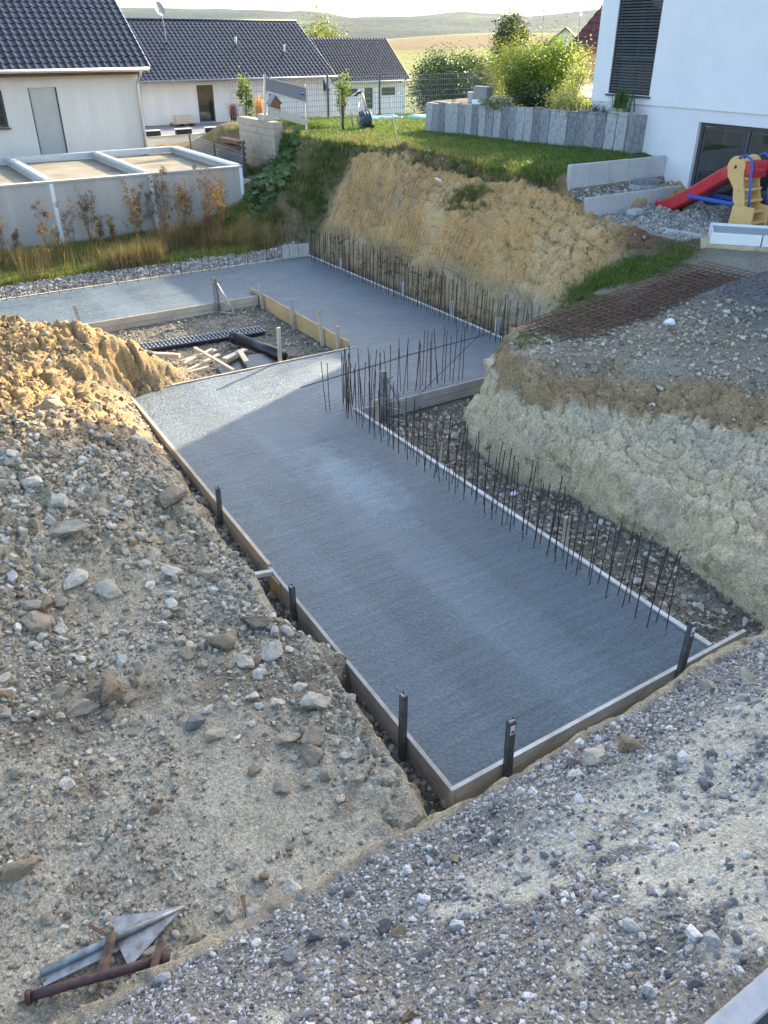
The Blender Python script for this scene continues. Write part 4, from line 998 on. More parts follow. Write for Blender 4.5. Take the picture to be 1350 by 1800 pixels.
# kerb at the bottom right
ko = empty('kerb', (0, .82, 2.62)); tag(ko, kind='structure')
for i in range(14):
    MB().prism([(-.12, -.2), (.0, -.2), (.0, .07), (-.015, .085), (-.12, .085)], 0, -3.0 + i * 1.0 + .004, -2.0 + i * 1.0 - .004).build('kerb_stone', M['kerb'], ko, bevel=.006)
street = mesh_np('street', [(-30, -30, 2.655), (40, -30, 2.655), (40, .70, 2.655), (-30, .70, 2.655)], [(0, 1, 2, 3)], surf('asphalt', (.05, .05, .052), .9, .2, 20, .5, 120, .006)); tag(street, kind='structure')
# litter
def crumple(name, r, mat, loc, label, cat, sc=(1, 1, .6)):
    bm = bmesh.new(); bmesh.ops.create_icosphere(bm, subdivisions=2, radius=r)
    for v in bm.verts: v.co *= random.uniform(.6, 1.15); v.co = Vector((v.co.x * sc[0], v.co.y * sc[1], v.co.z * sc[2]))
    me = bpy.data.meshes.new(name); bm.to_mesh(me); bm.free(); me.materials.append(M[mat])
    o = inst(me, name, None, loc); return tag(o, label, cat)
crumple('plastic_bag', .13, 'paper_white', (12.75, 9.75, g1(12.75, 9.75) + .05), 'crumpled white plastic bag beside the dark gravel heap', 'bag')
crumple('paper_scrap', .09, 'paper_white', (8.32, 8.9, g1(8.32, 8.9) + .03), 'white paper scrap on the trench floor below the pale bank', 'paper', (1, .7, .3))

# ---------------------------------------------------------------- white house on the right
def window_frame(name, parent, fn, u0, u1, v0, v1, splits, w=.07, d0=.0, mat='dark_frame'):
    """frame + panes in a wall plane; fn(u, v, d)"""
    def bar(nm, a, b, c, e, da, db, mt, par):
        P = [fn(a, c, da), fn(b, c, da), fn(b, e, da), fn(a, e, da), fn(a, c, db), fn(b, c, db), fn(b, e, db), fn(a, e, db)]
        mb = MB().add(P, [(0, 1, 2, 3), (7, 6, 5, 4), (0, 4, 5, 1), (1, 5, 6, 2), (2, 6, 7, 3), (3, 7, 4, 0)])
        return mb.build(nm, M[mt], par)
    f = MB()
    def fb(a, b, c, e):
        P = [fn(a, c, d0), fn(b, c, d0), fn(b, e, d0), fn(a, e, d0), fn(a, c, d0 + .07), fn(b, c, d0 + .07), fn(b, e, d0 + .07), fn(a, e, d0 + .07)]
        f.add(P, [(0, 1, 2, 3), (7, 6, 5, 4), (0, 4, 5, 1), (1, 5, 6, 2), (2, 6, 7, 3), (3, 7, 4, 0)])
    fb(u0, u0 + w, v0, v1); fb(u1 - w, u1, v0, v1); fb(u0 + w, u1 - w, v0, v0 + w); fb(u0 + w, u1 - w, v1 - w, v1)
    for s in splits: fb(s - w / 2, s + w / 2, v0 + w, v1 - w)
    fo = f.build(name, M[mat], parent)
    xs = [u0 + w] + [q for s in splits for q in (s - w / 2, s + w / 2)] + [u1 - w]
    for a, b in zip(xs[::2], xs[1::2]):
        bar('pane', a, b, v0 + w, v1 - w, d0 + .03, d0 + .045, 'glass', fo)
    return fo

def white_house():
    h = empty('white_house', (21, 13, 2.0)); tag(h, 'white rendered house with venetian blind window and patio door above gravel', 'house')
    inv = h.location
    def loc(o): o.location = -inv; return o
    fu = lambda y, z, d: (21.0 + d, y, z)
    fl = lambda y, z, d: (21.045 + d, y, z)
    loc(wall_holes(4.0, 20.62, 4.68, 9.7, [(18.28, 19.93, 4.92, 7.75)], .3, fu).build('upper_wall', M['white'], h))
    loc(wall_holes(4.0, 20.60, 1.7, 4.677, [(11.9, 16.36, 2.13, 4.36)], .3, fl).build('lower_wall', M['white_low'], h))
    mb = MB(); mb.b2((21.35, 20.3, 1.7), (32.5, 20.6, 9.7)); mb.b2((21.35, 4.0, 1.7), (32.5, 4.3, 9.7)); mb.b2((32.2, 4.31, 1.7), (32.5, 20.29, 9.7)); mb.b2((21.4, 4.4, 4.5), (32.1, 20.2, 4.6))
    mb.prism([(21.3, 9.7), (32.5, 9.7), (26.9, 14.4)], 1, 20.3, 20.58); mb.prism([(21.3, 9.7), (32.5, 9.7), (26.9, 14.4)], 1, 4.0, 4.3)
    loc(mb.build('side_wall', M['white'], h))
    mb = MB(); mb.add([(20.4, 3.4, 9.6), (20.4, 21.1, 9.6), (26.9, 21.1, 14.65), (26.9, 3.4, 14.65), (20.4, 3.4, 9.72), (20.4, 21.1, 9.72), (26.9, 21.1, 14.8), (26.9, 3.4, 14.8)], [(0, 1, 2, 3), (7, 6, 5, 4), (0, 4, 5, 1), (1, 5, 6, 2), (2, 6, 7, 3), (3, 7, 4, 0)])
    mb.add([(33.4, 3.4, 9.6), (33.4, 21.1, 9.6), (26.91, 21.1, 14.65), (26.91, 3.4, 14.65), (33.4, 3.4, 9.72), (33.4, 21.1, 9.72), (26.91, 21.1, 14.8), (26.91, 3.4, 14.8)], [(3, 2, 1, 0), (4, 5, 6, 7), (0, 4, 5, 1), (1, 5, 6, 2), (2, 6, 7, 3), (3, 7, 4, 0)])
    loc(mb.build('roof', M['tile'], h))
    # window with venetian blind
    w = loc(window_frame('window', h, fu, 18.28, 19.93, 4.92, 7.75, [19.1], .07, .16))
    w['label'] = 'tall window half covered by dark venetian blind'
    MB().b2((20.93, 18.22, 4.86), (21.14, 19.99, 4.905)).build('sill', M['dark_frame'], w)
    MB().b2((21.02, 19.885, 4.93), (21.09, 19.925, 7.75)).build('guide_rail', M['dark_frame'], w)
    MB().b2((21.02, 18.285, 4.93), (21.09, 18.325, 7.75)).build('guide_rail', M['dark_frame'], w)
    sm = MB().box((0, 0, 0), (.082, 1.55, .005)); sm.box((-.042, 0, .003), (.006, 1.55, .009))
    sme = sm.mesh('slat', M['blind'])
    for i in range(36):
        inst(sme, 'slat', w, (21.058, 19.105, 5.0 + i * .0765), (0, R(-28 - 4 * math.sin(i * 1.7)), 0))
    for yy in (18.62, 19.6): MB().b2((21.012, yy, 4.95), (21.016, yy + .02, 7.7)).build('ladder_cord', M['dark_frame'], w)
    # patio door
    dr = loc(window_frame('patio_door', h, fl, 11.9, 16.36, 2.13, 4.36, [14.78], .10, .12))
    MB().b2((21.12, 11.95, 2.05), (21.19, 16.3, 2.128)).build('threshold', M['dark_frame'], dr)
    mb = MB()
    for a, b in ((14.86, 16.23), (12.05, 14.70)):
        mb.b2((21.185, a, 2.26), (21.215, a + .06, 4.24)); mb.b2((21.185, b - .06, 2.26), (21.215, b, 4.24)); mb.b2((21.185, a + .06, 2.26), (21.215, b - .06, 2.32)); mb.b2((21.185, a + .06, 4.18), (21.215, b - .06, 4.24))
    mb.build('sash', M['dark_frame'], dr)
    loc(MB().b2((20.96, 11.5, 1.7), (21.043, 16.6, 2.125)).build('base_course', M['sand_stone'], h))
white_house()

# ---------------------------------------------------------------- retaining walls and paved bits by the house
def l_wall(x0, x1, y, z0, z1, n, label, dz=.06):
    o = empty('retaining_wall', (x0, y, z0)); tag(o, label, 'wall', 'pale concrete retaining walls')
    w = (x1 - x0) / n
    for i in range(n):
        MB().b2((i * w + .006, -.06, 0), ((i + 1) * w - .006, .06, z1 - z0 + random.uniform(-.006, .006))).build('panel', M['concrete_light'], o, bevel=.008)
l_wall(17.12, 21.02, 17.34, 2.1, 3.39, 5, 'upper pale concrete retaining wall holding back the lawn')
l_wall(17.05, 20.98, 16.50, 1.6, 2.66, 6, 'lower pale concrete retaining wall beside the red slide')
def paver(x, y, z, d, rz, label, mat='concrete_dry'):
    o = MB().box((0, 0, 0), d).build('paver', M[mat], bevel=.008, loc=(x, y, z)); o.rotation_euler = (0, 0, rz); return tag(o, label, 'paver', 'loose concrete pavers')
paver(19.85, 17.0, 2.66, (.8, .4, .13), .05, 'bottom concrete paver of the stack between the retaining walls')
paver(19.95, 16.98, 2.79, (.72, .38, .12), -.06, 'dark top paver of the stack between the retaining walls', 'stele')
paver(17.45, 15.25, 2.10, (.8, .16, .12), -.12, 'loose grey paver lying on the brown topsoil')
paver(18.35, 15.85, 2.14, (.45, .3, .14), .1, 'lower grey block beside the foot of the red slide', 'stele')
paver(18.42, 15.9, 2.27, (.42, .28, .12), .2, 'upper grey block beside the foot of the red slide')
e = MB(); e.beam((17.75, 15.1, 2.04), (18.08, 13.35, 2.04), .08, .2); o = e.build('edging_stone', M['concrete_dry'], bevel=.006); tag(o, 'thin concrete edging bordering the gravel terrace', 'edging')

def planter_box():
    u, v = Vector((.64, -.768, 0)), Vector((.768, .64, 0))
    rz = math.atan2(u.y, u.x)
    o = empty('foundation_base', (17.42, 12.83, 1.86), rz); tag(o, 'sandy concrete base under the white planter box', 'base')
    MB().b2((0, 0, -.2), (3.2, 1.5, .22)).build('block', M['sand_stone'], o, bevel=.01)
    o = empty('planter_box', (17.60, 12.72, 2.085), rz); tag(o, 'white sand-filled box on the sandy concrete base', 'box')
    for a, b, nm in (((0, 0, 0), (1.15, .05, .26), 'side_panel'), ((1.17, 0, 0), (2.8, .05, .26), 'side_panel'), ((0, .051, 0), (.05, 1.3, .26), 'side_panel'), ((.051, 1.25, 0), (2.8, 1.3, .26), 'side_panel')):
        MB().b2(a, b).build(nm, M['white_plastic'], o, bevel=.008)
    MB().b2((.051, .051, .1), (2.8, 1.249, .2)).build('sand_fill', M['kerb'], o)
    MB().b2((1.155, -.01, .0), (1.165, .04, .262)).build('joint_strip', M['dark_frame'], o)
planter_box()

# ---------------------------------------------------------------- play slide
def play_slide():
    o = empty('play_slide', (19.6, 13.4, 2.08)); tag(o, 'red toddler slide with tan ladder panels and blue handrails', 'slide')
    # chute: swept U profile along +Y
    path = [(-.10, 1.42), (.28, 1.42), (.62, 1.30), (1.05, 1.02), (1.5, .72), (1.95, .43), (2.3, .24), (2.55, .18), (2.74, .20)]
    # refine
    P = []
    for i in range(len(path) - 1):
        for k in range(4):
            t = k / 4; P.append((path[i][0] * (1 - t) + path[i + 1][0] * t, path[i][1] * (1 - t) + path[i + 1][1] * t))
    P.append(path[-1])
    A = np.array(P)
    for _ in range(4): A[1:-1] = (A[:-2] + 2 * A[1:-1] + A[2:]) / 4
    prof = [(-.31, .20), (-.29, .24), (-.25, .23), (-.22, .05), (-.16, .0), (.16, .0), (.22, .05), (.25, .23), (.29, .24), (.31, .20), (.31, -.10), (.25, -.15), (-.25, -.15), (-.31, -.10)]
    vs, fs = [], []
    n = len(prof)
    for i, (y, z) in enumerate(A):
        flare = 1 + .12 * sst(2.1, 2.7, y) + .0 * y
        rise = 1 - .35 * sst(2.2, 2.74, y)
        for x, dz in prof: vs.append((.22 + x * flare, y, z + dz * (rise if dz > 0 else 1)))
    for i in range(len(A) - 1):
        for k in range(n):
            a, b = i * n + k, i * n + (k + 1) % n
            fs.append((a, b, b + n, a + n))
    fs.append(tuple(range(n - 1, -1, -1))); fs.append(tuple((len(A) - 1) * n + k for k in range(n)))
    MB().add(vs, fs).build('chute', M['red_plastic'], o, smooth=True).modifiers.new('es', 'EDGE_SPLIT')
    MB().prism([(2.3, 0), (2.62, 0), (2.7, .12), (2.2, .14)], 0, .0, .44).build('foot', M['red_plastic'], o, bevel=.02)
    # side panels: round head, narrow waist, wide foot
    poly = []
    for k in range(15):
        a = R(-50 + k * 20); poly.append((.36 + .26 * math.cos(a), 1.46 + .26 * math.sin(a)))
    head = [(y, z) for y, z in poly]
    outline = [(-.42, 0), (.26, 0), (.22, .55), (.32, 1.0), (.56, 1.26)] + [(.36 + .26 * math.cos(R(a)), 1.5 + .26 * math.sin(R(a))) for a in range(-35, 211, 18)] + [(.06, 1.15), (-.08, .75), (-.10, .62), (-.40, .60)]
    for x0, x1 in ((-.13, -.06), (.50, .57)):
        p = MB().prism(outline, 0, x0, x1).build('side_panel', M['tan_plastic'], o, bevel=.012)
        MB().tube([(x0 - .012, .36, 1.5), (x1 + .012, .36, 1.5)], .12, 20).build('boss', M['tan_plastic'], p)
        MB().b2((x0 - .018, .33, 1.46), (x0 - .005, .39, 1.54)).build('slot', M['black_plastic'], p)
    for k in range(5):
        MB().b2((-.055, -.38 + k * .095, .18 + k * .26), (.495, -.12 + k * .095, .25 + k * .26)).build('step', M['tan_plastic'], o, bevel=.012)
    MB().add([(-.05, -.02, .1), (.49, -.02, .1), (.49, .32, 1.3), (-.05, .32, 1.3), (-.05, .02, .1), (.49, .02, .1), (.49, .36, 1.3), (-.05, .36, 1.3)], [(0, 1, 2, 3), (7, 6, 5, 4), (0, 4, 5, 1), (1, 5, 6, 2), (2, 6, 7, 3), (3, 7, 4, 0)]).build('riser_panel', M['tan_plastic'], o)
    for x in (-.16, .60):
        MB().tube([(x, .30, 1.72), (x, .12, 1.80), (x, -.06, 1.72), (x, -.14, 1.5), (x, -.13, 1.35), (x, -.20, 1.2), (x, -.20, .95), (x, -.28, .62)], .03, 10).build('handrail', M['blue_plastic'], o, smooth=True)
    for y_, z_ in ((.02, .62), (.14, .95), (.1, .3)):
        MB().tube([(-.14, y_, z_), (-.128, y_, z_)], .018, 8).build('bolt', M['steel'], o)
    for x in (-.10, .54):
        MB().beam((x, .18, .62), (x, 1.72, .62), .06, .09).build('brace', M['blue_plastic'], o, bevel=.01)
play_slide()
o = crumple('ball', .06, 'blue_plastic', (19.3, 14.9, 2.14), 'small dark blue plastic toy on the terrace gravel', 'toy', (1, 1, 1))

# ---------------------------------------------------------------- granite stele wall and raised garden
def stele_wall():
    o = empty('stele_wall', (20.4, 28.75, 3.0)); tag(o, 'grey rough stone stele wall edging the raised garden', 'wall')
    n = 25; L = 28.75 - 18.35
    for i in range(n):
        y = -(i + .5) * L / n
        w = L / n - .022
        top = 1.2 + .27 * i / n + random.choice((0, .03, -.03, .06)) * .7
        b = bmesh.new(); bmesh.ops.create_cube(b, size=1)
        for v in b.verts: v.co = Vector((v.co.x * .2, v.co.y * w, v.co.z * (top + .2) + top / 2 - .1))
        bmesh.ops.subdivide_edges(b, edges=[e for e in b.edges if abs(e.verts[0].co.z - e.verts[1].co.z) > .5], cuts=5)
        bmesh.ops.subdivide_edges(b, edges=[e for e in b.edges if abs(e.verts[0].co.y - e.verts[1].co.y) > .2 and e.verts[0].co.x < 0], cuts=2)
        for v in b.verts:
            if v.co.x < 0: v.co.x -= random.uniform(0, .025)
        me = bpy.data.meshes.new('stele'); b.to_mesh(me); b.free(); me.materials.append(M[random.choice(('stele', 'stele_light', 'stele_light', 'stele_dark'))])
        s = inst(me, 'stele', o, (random.uniform(-.015, .015), y, 0), (random.uniform(-.012, .012), 0, 0))
    for i in range(3):
        MB().b2((-.06 + i * .24, -10.5, -.2), (.165 + i * .24, -10.42, 1.42)).build('stele', M['stele'], o, bevel=.01)
stele_wall()
gt = MB().prism([(20.55, 18.5), (20.95, 18.5), (20.95, 20.7), (34, 20.7), (34, 33), (20.55, 28.9)], 2, 2.0, 4.22).build('garden_bed', surf('garden_soil', (.11, .08, .05), .95, .3, 6, .8, 40, .02)); tag(gt, kind='structure')
pt = MB().prism([(24.2, 21), (33.5, 21), (33.5, 32), (26.5, 31.0), (24.2, 28)], 2, 4.0, 4.5).build('patio', M['patio']); tag(pt, kind='structure')

# ---------------------------------------------------------------- tiled roofs
def tile_mesh(w, l, name='tile'):
    """profiled interlocking tile: flat pan with a rounded roll, thick front lip; x across, y up the slope"""
    prof = [(-.5, .014), (-.42, .0), (-.10, .0), (.0, .010), (.08, .030), (.16, .047), (.25, .054), (.34, .047), (.42, .030), (.5, .014)]
    vs, fs = [], []
    n = len(prof)
    for y, dz in ((0, .022), (l * 1.06, .0)):
        for x, z in prof: vs.append((x * w, y, z * 1.0 + dz))
    for x, z in prof: vs.append((x * w, 0, z))
    for x, z in prof: vs.append((x * w, 0, z + .022))
    for k in range(n - 1):
        fs.append((k, k + 1, n + k + 1, n + k)); fs.append((2 * n + k, 2 * n + k + 1, 3 * n + k + 1, 3 * n + k))
    return vs, fs
def tiled_slope(parent, origin, width, length, pitch, tw, tl, parts=0, mat='tile', first_col=0):
    """origin = left eave corner; slope climbs towards +Y. First `parts` tiles nearest the right eave become objects, the rest one stuff part"""
    vs, fs = tile_mesh(tw, tl)
    me = MB().add(vs, fs).mesh('tile', M[mat], True)
    nc, nr = int(round(width / tw)), int(round(length / tl))
    cells = [(r, c) for r in range(nr) for c in range(nc)]
    cells.sort(key=lambda q: q[0] * 2.2 + (nc - 1 - q[1]))
    rest = MB(); cp, sp = math.cos(pitch), math.sin(pitch)
    base = np.array(vs)
    if parts: cells.sort(key=lambda q: (q[1] < nc - first_col, q[0], -q[1]))
    for k, (r, c) in enumerate(cells):
        x, s = origin[0] + (c + .5) * tw, r * tl
        dz = random.uniform(-.003, .003)
        y, z = origin[1] + s * cp, origin[2] + s * sp + dz
        if k < parts:
            inst(me, 'tile', parent, (x, y, z), (pitch, 0, random.uniform(-.006, .006)))
        else:
            B = base.copy(); yy, zz = B[:, 1].copy(), B[:, 2].copy()
            B[:, 0] += x; B[:, 1] = y + yy * cp - zz * sp; B[:, 2] = z + yy * sp + zz * cp
            rest.add(B.tolist(), fs)
    ro = rest.build('tile_field', M[mat], parent, smooth=True); ro['kind'] = 'stuff'
    return ro
def at_root(name, loc, label, cat, group=None):
    """thing whose parts are given in site coordinates"""
    e_ = empty(name, (0, 0, 0)); tag(e_, label, cat, group); return e_

def cream_house():
    h = at_root('cream_house', (8, 38, .8), 'cream rendered house with glossy black tiled roof behind the garages', 'house', 'houses below the plot')
    f = lambda x, z, d: (x, 38.0 + d, z)
    wall_holes(-4, 11.86, .5, 5.2, [(7.32, 8.43, 2.0, 4.66), (4.9, 6.33, 3.28, 4.6)], .25, f).build('wall', M['cream'], h)
    MB().prism([(38.26, .5), (48.6, .5), (48.6, 5.6), (43.5, 9.15), (38.26, 5.6)], 0, 11.6, 11.86).build('gable_wall', M['offwhite'], h)
    MB().prism([(37.4, 5.18), (43.5, 9.28), (49.6, 5.2), (49.6, 5.30), (43.5, 9.42), (37.4, 5.30)], 0, -4.5, 12.1).build('roof', M['dark_frame'], h)
    pitch = math.atan2(4.12, 6.1)
    tiled_slope(h, (-4.55, 37.34, 5.31), 16.65, 7.35, pitch, .30, .345, 300, first_col=28)
    MB().b2((-4.5, 37.5, 5.06), (11.84, 38.0, 5.16)).build('soffit', M['wood_brown'], h)
    MB().tube([(-4.5, 37.28, 5.26), (12.15, 37.28, 5.26)], .075, 10).build('gutter', M['alu'], h, smooth=True)
    d = MB().tube([(11.78, 37.3, 5.2), (11.78, 37.45, 5.0), (11.74, 37.86, 4.75), (11.72, 37.9, 4.6), (11.70, 37.9, .8)], .05, 10).build('downpipe', M['alu'], h, smooth=True)
    s = MB()
    for i in range(44): s.b2((7.37, 38.075 - .012 * (i % 2 == 0), 2.02 + i * .06), (8.38, 38.11, 2.02 + i * .06 + .055))
    so_ = s.build('roller_shutter', M['shutter'], h)
    MB().b2((8.38, 38.02, 2.0), (8.43, 38.12, 4.66)).build('guide_rail', M['dark_frame'], so_); MB().b2((7.32, 38.02, 2.0), (7.365, 38.12, 4.66)).build('guide_rail', M['dark_frame'], so_)
    w = window_frame('window', h, f, 4.9, 6.33, 3.28, 4.6, [5.6], .09, .08)
    MB().b2((4.85, 37.9, 3.22), (6.38, 38.1, 3.275)).build('sill', M['dark_frame'], w)
    # solar panel high on the roof
    cp, sp = math.cos(pitch), math.sin(pitch)
    q = Matrix.Rotation(pitch, 3, 'X')
    MB().box((5.6, 37.34 + 5.3 * cp - .12 * sp, 5.31 + 5.3 * sp + .12 * cp), (2.4, 1.7, .04), q).build('solar_panel', M['glass'], h)
cream_house()

def long_house():
    h = at_root('long_house', (23, 54, 1.5), 'long single-storey white house with black tiled roof and satellite dish', 'house', 'houses below the plot')
    f = lambda x, z, d: (x, 54.0 + d, z)
    wall_holes(16.9, 29.5, 1.2, 4.0, [(20.45, 21.55, 1.66, 3.75)], .25, f).build('wall', M['offwhite'], h)
    MB().prism([(54.26, 1.2), (63.6, 1.2), (63.6, 4.3), (58.8, 7.0), (54.26, 4.3)], 0, 29.2, 29.5).build('gable_wall', M['offwhite'], h)
    MB().prism([(53.3, 4.02), (58.8, 7.16), (64.3, 4.0), (64.3, 4.08), (58.8, 7.26), (53.3, 4.10)], 0, 13.0, 30.1).build('roof', M['dark_frame'], h)
    tiled_slope(h, (13.0, 53.25, 4.12), 17.1, 6.33, math.atan2(3.15, 5.5), .30, .345)
    MB().tube([(13.0, 53.18, 4.06), (30.2, 53.18, 4.06)], .07, 8).build('gutter', M['grey_plastic'], h, smooth=True)
    MB().tube([(16.75, 53.2, 4.0), (16.72, 53.7, 3.6), (16.7, 53.9, 3.4), (16.7, 53.9, 1.4)], .05, 8).build('downpipe', M['alu'], h, smooth=True)
    MB().tube([(12.9, 58.8, 7.29), (30.15, 58.8, 7.29)], .09, 8).build('ridge', M['tile'], h, smooth=True)
    d = window_frame('door', h, f, 20.45, 21.55, 1.66, 3.75, [], .09, .06)
    MB().b2((20.4, 53.8, 1.6), (21.6, 54.05, 1.655)).build('step', M['concrete_dry'], d)
    for x, y, z, nm in ((24.4, 56.4, 5.85, 'vent_pipe'), (27.5, 55.6, 5.4, 'vent_pipe')):
        MB().tube([(x, y, z - .2), (x, y, z + .45), (x, y, z + .5)], [.07, .07, .09], 10).build(nm, M['white_plastic'], h, smooth=True)
    m = MB().tube([(19.78, 56.6, 5.9), (19.75, 56.6, 7.0), (19.58, 56.55, 7.75)], .035, 8).build('dish_mast', M['steel'], h)
    bm = bmesh.new(); bmesh.ops.create_uvsphere(bm, u_segments=20, v_segments=12, radius=.55)
    bmesh.ops.delete(bm, geom=[v for v in bm.verts if v.co.z > -.3], context='VERTS')
    for v in bm.verts: v.co.z = (v.co.z + .42) * .6
    me = bpy.data.meshes.new('satellite_dish'); bm.to_mesh(me); bm.free(); me.materials.append(M['grey_plastic'])
    inst(me, 'satellite_dish', m, (19.55, 56.5, 7.85), (R(72), 0, R(30)), 1.05)
    MB().tube([(19.55, 56.5, 7.65), (19.4, 56.05, 7.75)], .02, 6).build('dish_arm', M['steel'], m)
long_house()

def small_house():
    h = at_root('small_house', (41, 66, .3), 'small white house with black roof in front of the yellow field', 'house', 'houses below the plot')
    f = lambda x, z, d: (x, 66.5 + d, z)
    wall_holes(37.1, 44.6, .1, 3.0, [(38.1, 39.7, 1.9, 2.5), (40.35, 41.2, .9, 2.52), (42.1, 43.55, 1.88, 2.5)], .2, f).build('wall', M['white'], h)
    MB().prism([(66.71, .1), (74, .1), (74, 3.2), (70.2, 6.05), (66.71, 3.2)], 0, 44.4, 44.6).build('gable_wall', M['white'], h)
    MB().prism([(66.71, .1), (74, .1), (74, 3.2), (70.2, 6.05), (66.71, 3.2)], 0, 37.1, 37.3).build('gable_wall', M['white'], h)
    MB().prism([(66, 2.96), (70.2, 6.16), (74.6, 2.9), (74.6, 3.0), (70.2, 6.27), (66, 3.06)], 0, 37.0, 44.85).build('roof', M['dark_frame'], h)
    tiled_slope(h, (37.0, 65.95, 3.08), 7.85, 5.25, math.atan2(3.2, 4.2), .30, .345)
    MB().tube([(37, 65.9, 3.02), (44.9, 65.9, 3.02)], .06, 8).build('gutter', M['white_plastic'], h, smooth=True)
    for a, b, c, e, sp in ((38.1, 39.7, 1.9, 2.5, [38.9]), (40.35, 41.2, .9, 2.52, []), (42.1, 43.55, 1.88, 2.5, [42.8])):
        window_frame('window' if c > 1 else 'door', h, f, a, b, c, e, sp, .07, .05)
    MB().prism([(66.6, 2.4), (70.2, 5.2), (70.2, 5.3), (66.6, 2.5)], 0, 34.2, 36.95).build('wing_roof', M['tile'], h)
    MB().b2((34.4, 67.2, .1), (36.95, 67.4, 2.5)).build('wing_wall', M['white'], h)
small_house()

def red_house():
    h = at_root('red_roof_house', (37, 37, 3), 'house with dark red tiled hip roof and peach wall beyond the garden', 'house')
    # rows of tiles as stepped courses on a hipped face turned to the viewer
    c = Vector((35.5, 37.0, 0)); u = Vector((.80, -.6, 0)); v = Vector((.6, .8, 0))
    W = 11.0; H0, H1 = 5.95, 10.6; Dp = 5.0
    n = 13
    for k in range(n):
        t0, t1 = k / n, (k + 1) / n
        def pt(t, s, lift=0): 
            inset = t * Dp * .9
            return c + u * (inset + s * (W - inset)) + v * (t * Dp) + Vector((0, 0, H0 + t * (H1 - H0) + lift))
        a, b, d, e = pt(t0, 0, .06), pt(t0, 1, .06), pt(t1, 1, 0), pt(t1, 0, 0)
        a2, b2 = pt(t0, 0, -.02), pt(t0, 1, -.02)
        MB().add([a, b, d, e, a2, b2], [(0, 1, 2, 3), (4, 5, 1, 0)]).build('tile_course', M['red_tile' if k < 8 else 'tile'], h)
    MB().add([c + Vector((0, 0, H0)), c + u * .9 * Dp + v * Dp + Vector((0, 0, H1)), c + v * 8 + u * 7 + Vector((0, 0, H1)), c + v * 10 + u * 3.2 + Vector((0, 0, H0))], [(0, 1, 2, 3)]).build('roof', M['red_tile'], h)
    peach = surf('peach_render', (.62, .38, .20), .9, .05, 1, .2)
    q = Matrix.Rotation(math.atan2(u.y, u.x), 3, 'Z')
    cc = c + u * 5.6 + v * 4.6
    MB().box((cc.x, cc.y, 4.1), (10.2, 8.2, 3.6), q).build('wall', peach, h)
    MB().beam(c + u * .1 + Vector((0, 0, H0 - .06)), c + u * W + Vector((0, 0, H0 - .06)), .14, .12).build('gutter', M['wood_brown'], h)
    g = at_root('gable_house', (45, 55, 3), 'small cream gable of a far house left of the red roof', 'house')
    c = Vector((77.2, 81.2, 0)); u = Vector((.708, -.706, 0)); v = Vector((.706, .708, 0))
    def gp(s, z, d=0): 
        p_ = c + u * s + v * d; return (p_.x, p_.y, z)
    MB().add([gp(-2.6, 0), gp(2.6, 0), gp(2.6, 5.0), gp(0, 7.1), gp(-2.6, 5.0)], [(0, 1, 2, 3, 4)]).build('gable_wall', M['cream'], g)
    MB().add([gp(-3, 4.85, -.3), gp(0, 7.22, -.3), gp(0, 7.22, 8), gp(-3, 4.85, 8), gp(-3, 4.7, -.3), gp(0, 7.08, -.3), gp(0, 7.08, 8), gp(-3, 4.7, 8)], [(0, 1, 2, 3), (7, 6, 5, 4), (0, 4, 5, 1), (1, 5, 6, 2), (3, 2, 6, 7)]).build('roof', M['tile'], g)
    MB().add([gp(3, 4.85, -.3), gp(.01, 7.22, -.3), gp(.01, 7.22, 8), gp(3, 4.85, 8), gp(3, 4.7, -.3), gp(.01, 7.08, -.3), gp(.01, 7.08, 8), gp(3, 4.7, 8)], [(0, 1, 2, 3), (7, 6, 5, 4), (0, 4, 5, 1), (1, 5, 6, 2), (3, 2, 6, 7)]).build('roof', M['tile'], g)
red_house()

# ---------------------------------------------------------------- garages
def garage(x0, x1, label):
    g = at_root('garage', (x0, 29.2, .2), label, 'garage', 'flat roofed garages in a row')
    z1 = 2.34
    MB().b2((x0 + .004, 29.2, -.2), (x1 - .004, 29.36, z1)).build('wall', M['garage'], g)
    MB().b2((x0 + .004, 29.365, -.2), (x0 + .12, 36.1, z1 - .02)).build('side_wall', M['garage'], g)
    MB().b2((x1 - .12, 29.365, -.2), (x1 - .004, 36.1, z1 - .02)).build('side_wall', M['garage'], g)
    MB().b2((x0 + .05, 29.37, 2.02), (x1 - .05, 36.1, 2.14)).build('roof', M['garage_roof'], g)
    MB().b2((x0 + .002, 29.16, z1), (x1 - .002, 29.42, z1 + .06)).build('roof_trim', M['garage'], g)
    MB().b2((x0 + .002, 36.0, 2.2), (x1 - .002, 36.3, z1 + .06)).build('roof_trim', M['trim_metal'], g)
    for xa in (x0, x1):
        MB().prism([(xa - .17, z1 + .0), (xa - .17, z1 + .05), (xa - .1, z1 + .09), (xa + .1, z1 + .09), (xa + .17, z1 + .05), (xa + .17, z1)], 1, 29.425, 35.99).build('roof_edge', M['trim_metal'], g) if xa == x1 else None
    MB().b2((x1 - .06, 29.165, -.2), (x1 + .06, 29.197, z1 - .01)).build('joint_cover', M['white_plastic'], g)
garage(-.8, 2.6, 'flat roofed garage farthest from the block wall, mostly behind spoil heap')
garage(2.6, 5.75, 'flat roofed garage at the photo edge behind the weeds')
garage(5.75, 9.05, 'middle flat roofed garage with beige roof behind the weeds')
garage(9.05, 12.4, 'flat roofed garage next to the green slope and block wall')

